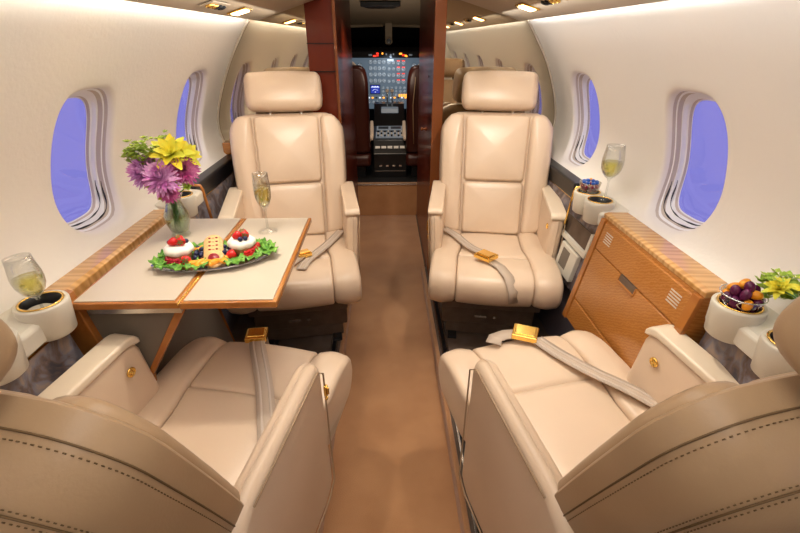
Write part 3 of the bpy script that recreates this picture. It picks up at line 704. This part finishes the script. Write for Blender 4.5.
# moulded cup-holder consoles
def console(loc,s,y0,y1,cups,label,rot=0,gold=False):
    """s=+1 right wall; local origin on ledge; x toward wall positive*s"""
    t=empty('cup_holder_console',loc,0,label,'console','cream cup holder consoles')
    mb=MB(); mb.prism([(s*-.020,-.050),(s*-.022,-.006),(s*-.012,.0),(s*.090,.012),(s*.090,-.050)],'y',y0,y1); mb.build('tray',M['plastic'],t,smooth=False,bevel=.006)
    for (x,y) in cups:
        mb=MB(); mb.lathe([(.040,-.055),(.046,-.05),(.051,.012),(.0515,.022),(.050,.026),(.043,.026),(.041,.022),(.038,-.02),(0,-.02)],36,(x,y,0)); cp=mb.build('cup_holder',M['plastic'],t)
        mb=MB(); mb.lathe([(.0425,.0262),(.0430,.0282),(.0385,.0285),(.0380,.026),(.0425,.0262)],36,(x,y,0),cap=False); mb.build('cup_rim',M['gold'],cp)
        mb=MB(); mb.lathe([(.0405,.0268),(.0385,.0262),(.036,.0),(.035,-.018),(0,-.0185)],32,(x,y,0),cap=False); mb.build('cup_liner',M['black'],cp)
    return t
cLn=console((-.765,.845,.765),-1,-.50,.035,[(.004,.0),(-.004,-.145)],'cream cup holder console beside the near left seat with gold-rimmed cup')
cLf=console((-.765,1.62,.765),-1,-.095,.12,[(.0,-.025)],'cream cup holder console behind the vase at far left')
cRn=console((.762,.800,.765),1,-.50,.045,[(.0,-.01),(.004,-.150)],'cream cup holder console beside the near right seat')
cRf=console((.765,1.50,.765),1,-.085,.17,[(-.004,-.015),(-.004,.085)],'cream cup holder console beyond the wooden cabinet at right')
mb=MB(); mb.tube([(-.035,.172,-.14),(-.022,.172,.0),(-.016,.172,.016),(.06,.172,.022)],.004,8); mb.build('trim_line',M['gold'],cRf)
mb=MB(); mb.tube([(.035,.122,-.14),(.022,.122,.0),(.016,.122,.016),(-.06,.122,.022)],.006,8); mb.build('trim_line',M['woodedge'],cLf)
# marbled side panels
def sidepanel(s,y0,y1,label,z1=.705,z0=.40,x0=.752):
    t=empty('marbled_panel',(s*x0,(y0+y1)/2,.05),0,label,'wall panel','marbled side panels'); h=(y1-y0)/2
    mb=MB(); mb.prism([(s*(fx(z0,x0)-x0),z0-.05),(s*(fx(z1,x0)-x0),z1-.05),(s*.06,z1-.05),(s*.06,z0-.05)],'y',-h,h); mb.build('fabric',M['marble'],t,smooth=False)
    mb=MB(); mb.tube([(s*(fx(z1,x0)-x0-.003),-h,z1-.052),(s*(fx(z1,x0)-x0-.003),h,z1-.052)],.004,8); mb.build('edge_bead',M['gold'],t)
    return t
sidepanel(-1,.10,.880,'marbled brown side panel below the near left cup holder',x0=.775)
sidepanel(-1,1.535,2.405,'marbled brown side panel beside the far left seat',x0=.80)
sidepanel(1,.10,.850,'marbled grey-brown side panel below the near right cup holder',x0=.782)
pR=sidepanel(1,1.412,2.405,'marbled grey side panel with pale pocket beside the far right seat',x0=.80)
# pocket in far right panel
mb=MB(); 
def pk(mb,y0,y1,z0,z1,th): mb.prism([(fx(z0,.80)-th-.80,z0-.05),(fx(z1,.80)-th-.80,z1-.05),(fx(z1,.80)+.01-.80,z1-.05),(fx(z0,.80)+.01-.80,z0-.05)],'y',y0,y1)
pk(mb,-.40,-.12,.575,.645,.004); mb.build('pocket_slot',M['darkbox'],pR,smooth=False)
mb=MB(); pk(mb,-.42,-.10,.555,.575,.016); pk(mb,-.42,-.40,.575,.65,.012); mb.build('pocket_rim',M['plastic'],pR,smooth=False,bevel=.002)
mb=MB(); pk(mb,-.38,-.22,.43,.545,.018); po=mb.build('phone_holder',M['plastic'],pR,smooth=False,bevel=.004)
mb=MB(); pk(mb,-.32,-.25,.455,.53,.0185); mb.build('holder_recess',M['greypanel'],po,smooth=False)
# black ledges forward
for s,lab in ((1,'long black glossy armrest ledge by the far right window'),(-1,'long black glossy armrest ledge by the far left window')):
    mb=MB(); mb.box((s*.825,(1.76+2.40)/2,.735),(.09,.64,.07)); tag(mb.build('side_ledge',M['black'],smooth=False,bevel=.008),lab,'ledge','black side ledges')
t=MB(); t.box((-.80,2.36,.80),(.09,.07,.06)); tag(t.build('wood_block',M['wood'],smooth=False,bevel=.004),'small wooden corner block on the ledge by the left bulkhead','block')
# ------------------------------------------------------------------ valance lights
def valz(s,x): 
    xo=.66 if s>0 else .606; return 1.381+ (xo-abs(x))*.285
for s in (1,-1):
    for i,y in enumerate((1.93,1.16,.39,-.38)):
        x=s*.545; lab='gold-glowing reading light recessed in the %s valance, %s'%('right' if s>0 else 'left',['nearest the bulkhead','above the %s'%('wooden cabinet' if s>0 else 'fold-out table'),'over the near seat','behind the near seat'][i])
        t=empty('reading_light',(x,y,valz(s,x)-.001),0,lab,'light','valance reading lights',rot=(0,s*R(16),0))
        mb=MB(); mb.box((0,0,-.002),(.075,.10,.006)); fr=mb.build('bezel',M['gold'],t,smooth=False,bevel=.002)
        mb=MB(); mb.box((0,0,-.006),(.052,.075,.004)); mb.build('lens',M['lamp'],t,smooth=False,bevel=.001)
        t=empty('air_vent',(x-s*.01,y-.30,valz(s,x-s*.01)-.001),0,'dark slotted overhead vent strip in the %s valance, %s'%('right' if s>0 else 'left',['nearest the bulkhead','second back','third back','rearmost'][i]),'vent','valance air vents',rot=(0,s*R(16),0))
        mb=MB(); mb.box((0,0,-.002),(.05,.16,.005)); mb.build('plate',M['valance'],t,smooth=False,bevel=.002)
        for k in range(4):
            mb=MB(); mb.lathe([(.014,0),(.014,-.006),(.008,-.008),(.006,-.003),(0,-.003)],16,(0,-.055+k*.037,-.004)); mb.build('nozzle',M['gold'] if k in (0,1) else M['blackm'],t)
# cove tubes
for s,x in ((1,.635),(-1,.585)):
    mb=MB(); mb.tube([(s*(x-.03),YA+.05,1.435),(s*(x-.03),MY-.03,1.435)],.008,10)
    tag(mb.build('cove_light',M['strip']),'long white cove light tube hidden above the %s valance edge'%('right' if s>0 else 'left'),'light','cove lights')
# ------------------------------------------------------------------ table things
def glass(loc,label,kind,fill=True,tilt=(0,0,0)):
    t=empty('champagne_glass',loc,0,label,'glass','champagne glasses',rot=tilt)
    if kind=='flute': rim,bowl,h,st=.022,.0255,.19,.075
    else: rim,bowl,h,st=.029,.037,.195,.075
    mb=MB(); out=[(.0,.0),(.030,.0),(.031,.0015),(.012,.004),(.0035,.012),(.003,st-.01),(.006,st),(bowl*.45,st+.008),(bowl*.75,st+.022),(bowl*.93,st+.038),(bowl,st+.055),(bowl*.97+rim*.03,st+.072),((bowl+rim)/2,(st+.072+h)/2),(rim+.001,h),(rim-.0003,h),((bowl+rim)/2-.0013,(st+.072+h)/2),(bowl*.97+rim*.03-.0015,st+.072),(bowl-.0015,st+.055),(bowl*.91,st+.038),(bowl*.72,st+.024),(bowl*.4,st+.011),(.0,st+.006)]
    mb.lathe(out,40); mb.build('glass_body',M['glass'],t)
    top=st+(.062 if kind!='flute' else .072)
    mb=MB(); b=bowl-.002; r=b+(rim-b)*max(0,(top-st-.055)/(h-st-.055)); mb.lathe([(0,st+.007),(bowl*.38,st+.012),(bowl*.70,st+.0245),(bowl*.89,st+.038),(b,st+.055),(r,top),(0,top)],28); mb.build('champagne',M['wine'],t)
    return t
glass((-.385,1.325,TZ),'slim champagne flute standing on the fold-out table','flute')
glass((-.752,.835,.748),'champagne glass standing in the near left cup holder','tulip',tilt=(0,R(-4),0)).scale=(.80,.80,.80)
glass((.800,1.53,.780),'champagne glass standing by the far right cup holders','tulip')
# platter
PC=Vector((-.484,1.115,TZ)); PR_=R(13)
def pl(x,y,z=0): 
    v=Matrix.Rotation(PR_,3,'Z')@Vector((x,y,0)); return (PC.x+v.x,PC.y+v.y,TZ+z)
t=empty('serving_tray',tuple(PC),PR_,'oval silver serving tray of fruit and tarts on the table','tray')
V=[];F=[];N=56
for (a,b,z) in [(.115,.052,.001),(.125,.060,.002),(.150,.078,.008),(.157,.084,.012),(.158,.085,.0135),(.150,.078,.010),(.125,.060,.004),(.115,.052,.003)]:
    for k in range(N):
        w=1+.012*math.cos(k*PI); V.append((a*w*math.cos(2*PI*k/N),b*w*math.sin(2*PI*k/N),z))
for r_ in range(7):
    for k in range(N): F.append((r_*N+k,r_*N+(k+1)%N,(r_+1)*N+(k+1)%N,(r_+1)*N+k))
F+=[tuple(range(N)),tuple(range(7*N,8*N))]
mesh('dish',V,F,M['silver'],t)
# lettuce leaves
lp=[(-.128,-.01,0),(-.118,.028,0),(-.075,-.052,0),(-.115,-.036,0),(-.02,.055,0),(.05,.056,0),(.10,.045,0),(.138,.018,0),(.142,-.012,0),(.105,-.036,0),(.06,-.056,0),(-.06,.052,0),(.125,.036,0),(-.035,-.058,0)]
for i,(x,y,_) in enumerate(lp):
    V=[];F=[];n=44;rr=.027+.006*random.random(); ax=random.random()*6
    for j in range(5):
        q=j/4*rr
        for k in range(n):
            a=2*PI*k/n; ru=(j/4)**2*(.005*math.sin(7*a+ax)+.003*math.sin(15*a+2*ax)); V.append((q*math.cos(a)*(1+.12*math.sin(5*a+ax)),q*math.sin(a)*(1+.10*math.sin(6*a)),.010+.006*(j/4)+ru))
    for j in range(4):
        for k in range(n): F.append((j*n+k,j*n+(k+1)%n,(j+1)*n+(k+1)%n,(j+1)*n+k))
    o=mesh('lettuce_leaf',V,F,M['lettuce'],solid=.0012); o.location=pl(x,y,.008); o.rotation_euler=(0,0,ax)
    tag(o,'frilly green lettuce leaf at the rim of the silver tray','lettuce','lettuce leaves on the tray')
def strawberry(loc,rot,sc_,lab,grp):
    t=empty('strawberry',loc,0,lab,'strawberry',grp,rot=rot)
    mb=MB(); mb.lathe([(0,-.015),(.006,-.012),(.011,-.003),(.0125,.005),(.009,.011),(0,.0125)],16); b=mb.build('fruit',M['straw'],t)
    mb=MB()
    for k in range(6):
        a=k*PI/3; mb.add([(0,0,.012),(.005*math.cos(a-.4),.005*math.sin(a-.4),.0135),(.012*math.cos(a),.012*math.sin(a),.0125),(.005*math.cos(a+.4),.005*math.sin(a+.4),.0135)],[(0,1,2,3)])
    mb.build('calyx',M['green'],t); t.scale=(sc_,)*3; return t
for i,(x,y,lab) in enumerate([(-.085,.008,'left cream tart'),(.078,.012,'right cream tart')]):
    p=pl(x,y,.008)
    t=empty('cream_tart',p,0,'small tart topped with whipped cream, the %s one on the tray'%('left' if i==0 else 'right'),'tart','cream tarts on the tray')
    mb=MB(); mb.lathe([(.024,0),(.030,.020),(.032,.028),(0,.028)],24); mb.build('pastry_case',M['tart'],t)
    mb=MB(); V=[];F=[];n=32
    pr=[(.030,.024),(.038,.030),(.037,.040),(.030,.047),(.018,.050),(0,.048)]
    for (r,z) in pr:
        for k in range(n): w=1+.04*math.sin(8*2*PI*k/n); V.append((r*w*math.cos(2*PI*k/n),r*w*math.sin(2*PI*k/n),z+.001*math.sin(5*2*PI*k/n)))
    for r_ in range(5):
        for k in range(n): F.append((r_*n+k,r_*n+(k+1)%n,(r_+1)*n+(k+1)%n,(r_+1)*n+k))
    mesh('cream_topping',V,F,M['cream'],t)
    for j,(dx,dy,rx) in enumerate([(.006,.004,.6),(-.006,-.010,1.3),(.014,-.006,-1.0)]):
        strawberry((p[0]+dx,p[1]+dy,p[2]+.060),(rx,.6*j,j*2),.95,'red strawberry piece on top of the %s'%lab,'strawberries on the '+lab)
    for j,(dx,dy) in enumerate([(-.022,.002),(-.018,.015),(.020,.010)] if i==0 else [(.006,-.024),(.018,-.018),(-.018,.008)]):
        o=MB().ball((0,0,0),.0065,14).build('blueberry',M['blueb']); o.location=(p[0]+dx,p[1]+dy,p[2]+.054); tag(o,'dark blueberry on top of the %s'%lab,'blueberry','blueberries on the '+lab)
for i in range(5):
    p=pl(-.002+.002*i,.050-.021*i,.030-.0025*i)
    t=empty('biscuit',p,PR_,['rearmost','second from the back','middle','second from the front','frontmost red jam'][i]+' round biscuit of the row across the tray','biscuit','round biscuits across the tray',rot=(R(40),0,PR_)); t.scale=(1.08,)*3
    mb=MB(); mb.lathe([(0,0),(.022,0),(.0245,.002),(.0245,.005),(.022,.007),(0,.007)],26); b=mb.build('cookie',M['biscuit'],t)
    mb=MB()
    if i==4: mb.lathe([(0,.0075),(.014,.0072),(.013,.009),(0,.0095)],20)
    else:
        for a in (-.9,0,.9): mb.ball((.011*math.sin(a),.017-.005*math.cos(a)+.000,.0072),(.0036,.0024,.0014),8)
    mb.build('filling',M['jam'],t)
k=0
for (cx,cy,n) in [(-.038,.006,9),(.035,-.004,8)]:
    for i in range(n):
        o=MB().ball((0,0,0),.0062,12).build('blueberry',M['blueb']); o.location=pl(cx+(i%2)*.012-.006+random.uniform(-.002,.002),cy+.032-(i//2)*.013,.022+(.006 if i%3==0 else 0))
        tag(o,'dark blueberry in the heap %s of the biscuits'%('left' if cx<0 else 'right'),'blueberry','blueberries %s of the biscuits'%('left' if cx<0 else 'right'))
for i,(x,y) in enumerate([(-.045,-.040),(-.028,-.050),(-.012,-.053),(.008,-.054),(.026,-.050),(.042,-.043),(-.030,.047),(-.044,.042)]):
    V=[];F=[]
    mb=MB(); P=[(.013*math.cos(PI*q/8),.013*math.sin(PI*q/8)-.006,0) for q in range(9)]
    mb.tube(P,[.003,.006,.0075,.0085,.009,.0085,.0075,.006,.003],8)
    o=mb.build('orange_segment',M['orange']); o.location=pl(x,y,.020); o.rotation_euler=(random.uniform(-.4,.4),random.uniform(-.3,.3),random.random()*6)
    g='front' if y<0 else 'rear'; tag(o,'bright orange citrus segment at the %s of the tray'%g,'orange segment','orange segments at the tray %s'%g)
for i,(x,y,s_) in enumerate([(-.062,-.036,1.1),(.050,-.030,1.1)]):
    strawberry(pl(x,y,.026),(1.2,.4,i*2),s_,'whole strawberry at the front %s of the tray'%('left' if x<0 else 'right'),None)
for i,(x,y) in enumerate([(-.112,-.012),(-.106,-.026),(-.096,-.034),(-.084,-.036),(.106,-.016),(.112,-.004),(.116,.010),(.118,.022),(.098,-.026),(.090,-.032)]):
    t=MB(); 
    for a in range(7):
        for z in range(3): t.ball((.0055*math.cos(a*.9+z)*(1-.2*z),.0055*math.sin(a*.9+z)*(1-.2*z),.004*z),.0028,6)
    o=t.build('raspberry',M['rasp'] if x<0 else M['straw']); o.location=pl(x,y,.020); o.scale=(1.2,)*3
    g='left' if x<0 else 'right'; tag(o,'small red raspberry at the %s end of the tray'%g,'raspberry','raspberries at the %s end'%g)
# vase and bouquet
VX,VY=-.650,1.300
t=empty('glass_vase',(VX,VY,TZ),0,'small green-tinted glass vase holding the purple and yellow bouquet','vase')
mb=MB(); mb.lathe([(0,0),(.026,0),(.028,.004),(.024,.012),(.036,.05),(.037,.07),(.024,.105),(.021,.115),(.030,.135),(.029,.135),(.019,.115),(.022,.105),(.034,.07),(.033,.05),(.022,.016),(0,.012)],32); mb.build('body',M['vase'],t)
mb=MB(); mb.lathe([(0,.014),(.021,.017),(.032,.05),(.033,.07),(.026,.09),(0,.09)],28); mb.build('water',M['water'],t)
def stem(mb,head):
    b=Vector((VX+random.uniform(-.014,.014),VY+random.uniform(-.014,.014),TZ+.02)); n=Vector((VX+(head[0]-VX)*.12,VY+(head[1]-VY)*.12,TZ+.118)); h=Vector(head)
    mb.tube([b,n.lerp(b,.4),n,n.lerp(h,.5)+Vector((0,0,.004)),h],.0017,6)
def flower(name,head,label,cat,grp,m,R0,kind,face):
    t=empty(name,head,0,label,cat,grp)
    mb=MB(); stem(mb,head); V=[(v[0]-head[0],v[1]-head[1],v[2]-head[2]) for v in mb.V]; m2=MB(); m2.add(V,mb.F); m2.build('stem',M['green'],t)
    q=Vector(face).to_track_quat('Z','Y').to_matrix(); mb=MB()
    def petal(az,el,L,w,curl):
        # strip in local: outward dir
        d=Vector((math.cos(az)*math.cos(el),math.sin(az)*math.cos(el),math.sin(el))); up=Vector((-math.cos(az)*math.sin(el),-math.sin(az)*math.sin(el),math.cos(el))); sd=d.cross(up)
        V=[];F=[];n=5
        for i in range(n+1):
            u=i/n; ww=w*(math.sin(PI*min(1,.12+u*.86))**.7); c=d*(L*u)+up*(curl*L*u*u)
            V+=[q@(c-sd*ww/2+up*.15*ww),q@c,q@(c+sd*ww/2+up*.15*ww)]
        for i in range(n): F+=[(3*i,3*i+1,3*i+4,3*i+3),(3*i+1,3*i+2,3*i+5,3*i+4)]
        mb.add(V,F)
    if kind=='mum':
        for lay in range(8):
            el=R(-22+lay*14); n=int(20*math.cos(max(el,0))+5)
            for k in range(n): petal(2*PI*k/n+lay*.37+random.uniform(-.08,.08),el+random.uniform(-.12,.12),R0*random.uniform(.86,1.04)*(1-.05*lay),R0*.20,.22)
    elif kind=='lily':
        for lay in range(3):
            n=6 if lay<2 else 5
            for k in range(n): petal(2*PI*k/n+lay*.5,R(20+lay*22),R0*(1-.08*lay),R0*.46,-.25)
        for k in range(5): mb.tube([(0,0,0),q@Vector((.2*R0*math.cos(k*1.26),.2*R0*math.sin(k*1.26),R0*.6))],.001,5)
    elif kind=='cluster':
        for k in range(70):
            v=Vector((random.gauss(0,1),random.gauss(0,1),random.gauss(0,.7))).normalized()*R0*random.uniform(.45,1); v.x*=1.25
            for j in range(4):
                a=j*PI/2+random.random(); e=Vector((math.cos(a),math.sin(a),.5)).normalized()*.014; s_=Vector((-math.sin(a),math.cos(a),0))*.006
                mb.add([v,v+e*.5+s_,v+e,v+e*.5-s_],[(0,1,2,3)])
    else:
        for lay in range(3):
            for k in range(5): petal(2*PI*k/5+lay*.6,R(25+lay*25),R0,R0*.6,.3)
    mb.build('bloom',m,t)
    return t
flower('chrysanthemum',(VX-.052,VY-.020,.962),'large magenta chrysanthemum at the left of the bouquet','flower','magenta chrysanthemums',M['purple'],.056,'mum',(-.4,-.8,.5))
flower('chrysanthemum',(VX+.006,VY-.045,.950),'large magenta chrysanthemum at the centre of the bouquet','flower','magenta chrysanthemums',M['purple'],.060,'mum',(.0,-.85,.6))
flower('chrysanthemum',(VX+.056,VY-.010,.965),'wine-red chrysanthemum at the right of the bouquet','flower',None,M['purple2'],.050,'mum',(.5,-.8,.4))
flower('chrysanthemum',(VX+.015,VY-.045,.905),'half-open magenta chrysanthemum low in the bouquet','flower',None,M['purple2'],.034,'mum',(.1,-.9,.2))
flower('lily',(VX+.030,VY-.005,1.005),'yellow lily standing over the centre of the bouquet','flower','yellow lilies in the bouquet',M['yellow'],.064,'lily',(.1,-.7,.8))
flower('lily',(VX+.062,VY+.012,.998),'yellow lily at the upper right of the bouquet','flower','yellow lilies in the bouquet',M['yellow'],.046,'lily',(.8,-.5,.6))
flower('green_blossom',(VX-.030,VY+.005,1.025),'lime green blossom cluster at the top of the bouquet','flower','lime blossoms in the bouquet',M['lime'],.058,'cluster',(0,0,1))
flower('green_blossom',(VX-.058,VY-.005,1.000),'lime green blossom cluster at the upper left of the bouquet','flower','lime blossoms in the bouquet',M['lime'],.038,'cluster',(0,0,1))
for i,(dx,dy,z,lab) in enumerate([(-.036,-.035,.925,'lower left'),(-.006,-.040,.890,'lowest front'),(.038,-.035,.925,'lower right'),(-.075,.0,1.005,'far upper left'),(.060,-.02,.915,'right side')]):
    flower('small_bloom',(VX+dx,VY+dy,z),'small pale yellow bloom at the %s of the bouquet'%lab,'flower','small yellow blooms in the bouquet',M['yellow'] if i!=4 else M['lime'],.017,'bud',(dx*6,-.8,.4))
# fruit bowl (near right)
bx,by,bz=.762,.790,.768
t=empty('fruit_bowl',(bx,by,bz),0,'small glass bowl with silver wire sides, heaped with grapes, in near right cup holder','bowl')
mb=MB(); mb.lathe([(0,0),(.022,0),(.026,.004),(.040,.045),(.0385,.045),(.024,.006),(0,.004)],28); mb.build('bowl_body',M['glass'],t)
mb=MB()
for k in range(6):
    a=k*PI/3; P=[]
    for j in range(9):
        u=j/8; aa=a+.35*math.sin(2*PI*u); r=.027+.016*u; P.append((r*math.cos(aa),r*math.sin(aa),.003+.045*u))
    mb.tube(P,.0012,6)
mb.tube([(.043*math.cos(2*PI*k/24),.043*math.sin(2*PI*k/24),.047) for k in range(25)],.0014,6); mb.build('wire_frame',M['silver'],t)
i=0
for lay,(n,r,z) in enumerate([(6,.020,.018),(8,.029,.036),(6,.020,.055),(2,.008,.068)]):
    for k in range(n):
        a=2*PI*k/n+lay*.5; og=(lay>=1 and (k+lay)%3==0)
        o=MB().ball((0,0,0),(.0105,.0105,.014) if not og else (.010,.015,.010),12).build('kumquat' if og else 'grape',M['kum'] if og else M['grape'])
        o.location=(bx+r*math.cos(a),by+r*math.sin(a),bz+z); o.rotation_euler=(random.uniform(-.5,.5),random.uniform(-.5,.5),random.random()*3)
        tag(o,('orange kumquat' if og else 'dark purple grape')+' in the heap filling the near right bowl','fruit',('kumquats' if og else 'grapes')+' in the bowl')
# yellow lilies in second cup (near right)
VX,VY=.766,.650
V_T=TZ; 
def flower2(head,lab,R0,face,m=M['yellow'],kind='lily'):
    global TZ
    o=TZ; TZ=.745
    f=flower('lily' if kind=='lily' else 'green_blossom',head,lab,'flower','yellow-green flowers by the near right seat',m,R0,kind,face); TZ=o; return f
flower2((.790,.745,.852),'yellow lily leaning toward the fruit bowl by the near right seat',.030,(-.6,-.1,.9))
flower2((.835,.720,.860),'yellow lily at the back of the near right cup holder flowers',.036,(-.1,-.4,.9))
flower2((.795,.690,.880),'yellow lily nearest the headrest of the near right seat',.032,(-.2,-.6,.8))
flower2((.815,.765,.845),'lime green leaves among the lilies by the near right seat',.036,(0,0,1),M['lime'],'cluster')
# candy bowl (far right)
bx,by,bz=.761,1.585,.7885
t=empty('candy_bowl',(bx,by,bz),0,'small clear bowl of red and blue sweets in the far right cup holder','bowl')
mb=MB(); mb.lathe([(0,0),(.026,0),(.032,.004),(.039,.04),(.0375,.04),(.030,.006),(0,.004)],28); mb.build('bowl_body',M['glass'],t)
for lay,(n,r,z,mm) in enumerate([(7,.022,.012,'candyred'),(9,.028,.026,'candyred'),(8,.024,.040,'candyblue'),(3,.009,.046,'candyblue')]):
    for k in range(n):
        a=2*PI*k/n+lay*.4; col=mm
        if lay==3 and k==0: col='orange'
        o=MB().ball((0,0,0),(.0075,.0075,.006),10).build('sweet',M[col]); o.location=(bx+r*math.cos(a),by+r*math.sin(a),bz+z)
        cn={'candyred':'dark red','candyblue':'blue','orange':'orange'}[col]; tag(o,cn+' sweet heaped in the far right candy bowl','sweet',cn+' sweets in the bowl')
# ------------------------------------------------------------------ lights
def area(name,loc,rot,sx,sy,e,col,spread=None):
    l=bpy.data.lights.new(name,'AREA'); l.shape='RECTANGLE'; l.size=sx; l.size_y=sy; l.energy=e; l.color=col
    if spread: l.spread=spread
    o=bpy.data.objects.new(name,l); COL.objects.link(o); o.location=loc; o.rotation_euler=rot; return o
W=(1,.88,.72)
area('cove_lamp_right',(.615,.5,1.425),(0,R(-62),0),.03,3.7,27,(.95,.98,1))
area('cove_lamp_left',(-.565,.5,1.425),(0,R(62),0),.03,3.7,20,(1,.95,.86))
area('ceiling_fill',(.02,.6,1.64),(0,0,0),.45,3.2,16,(1,.95,.88))  # soft overhead fill added for even light, no fixture modelled
area('wall_fill_right',(.53,.5,1.385),(0,R(-70),0),.04,3.7,3.6,(.96,.98,1))  # strip added below the valance to spread light down the wall
area('wall_fill_left',(-.48,.5,1.385),(0,R(70),0),.04,3.7,2.8,(1,.97,.91))  # matching added strip that brightens the left wall
def spot(name,loc,target,e,size,blend=.6,col=(1,.91,.78),rad=.03):
    l=bpy.data.lights.new(name,'SPOT'); l.energy=e; l.spot_size=R(size); l.spot_blend=blend; l.color=col; l.shadow_soft_size=rad
    o=bpy.data.objects.new(name,l); COL.objects.link(o); o.location=loc; o.rotation_euler=(Vector(target)-Vector(loc)).to_track_quat('-Z','Y').to_euler(); return o
spot('reading_lamp_right_far',(.40,1.35,1.44),(.45,1.95,.7),20,75)
spot('reading_lamp_left_far',(-.36,1.35,1.44),(-.40,1.95,.7),17,75)
spot('reading_lamp_right_near',(.45,1.1,1.43),(.46,1.0,.45),17,70)
spot('reading_lamp_left_near',(-.42,1.1,1.43),(-.40,1.0,.45),17,70)
spot('entry_fill',(-.08,2.62,1.56),(0,3.46,.12),22,80,.8,(1,.75,.5),.03)  # fill added to brighten the carpeted step and dividers
spot('panel_fill',(.03,4.36,1.13),(.03,4.64,.95),1.6,150,1,(.75,.88,1),.02)  # unseen fill added to brighten the instruments
spot('cockpit_spot',(.05,3.7,1.5),(.03,4.1,.5),9,100,1,(1,.85,.7),.05)  # downward spot without a fixture
spot('cockpit_upfill',(.05,3.3,1.0),(.0,4.1,1.56),7,110,1,(1,.85,.66),.08)  # added from below to lift the dark cockpit ceiling
w=bpy.data.worlds.new('World'); sc.world=w; w.use_nodes=True
bg=w.node_tree.nodes['Background']; bg.inputs[0].default_value=(.245,.235,.70,1); bg.inputs[1].default_value=1.0
sc.view_settings.view_transform='Standard'; sc.view_settings.look='None'; sc.view_settings.exposure=0
# ------------------------------------------------------------------ camera
f=440; pitch=math.atan(226.5/f); yaw=math.atan(15/f*math.cos(pitch))
cam=bpy.data.cameras.new('Camera'); cam.sensor_width=36; cam.lens=f/800*36; cam.clip_start=.02
co=bpy.data.objects.new('Camera',cam); COL.objects.link(co); co.location=(0,0,1.3); co.rotation_euler=(PI/2-pitch,0,-yaw)
sc.camera=co
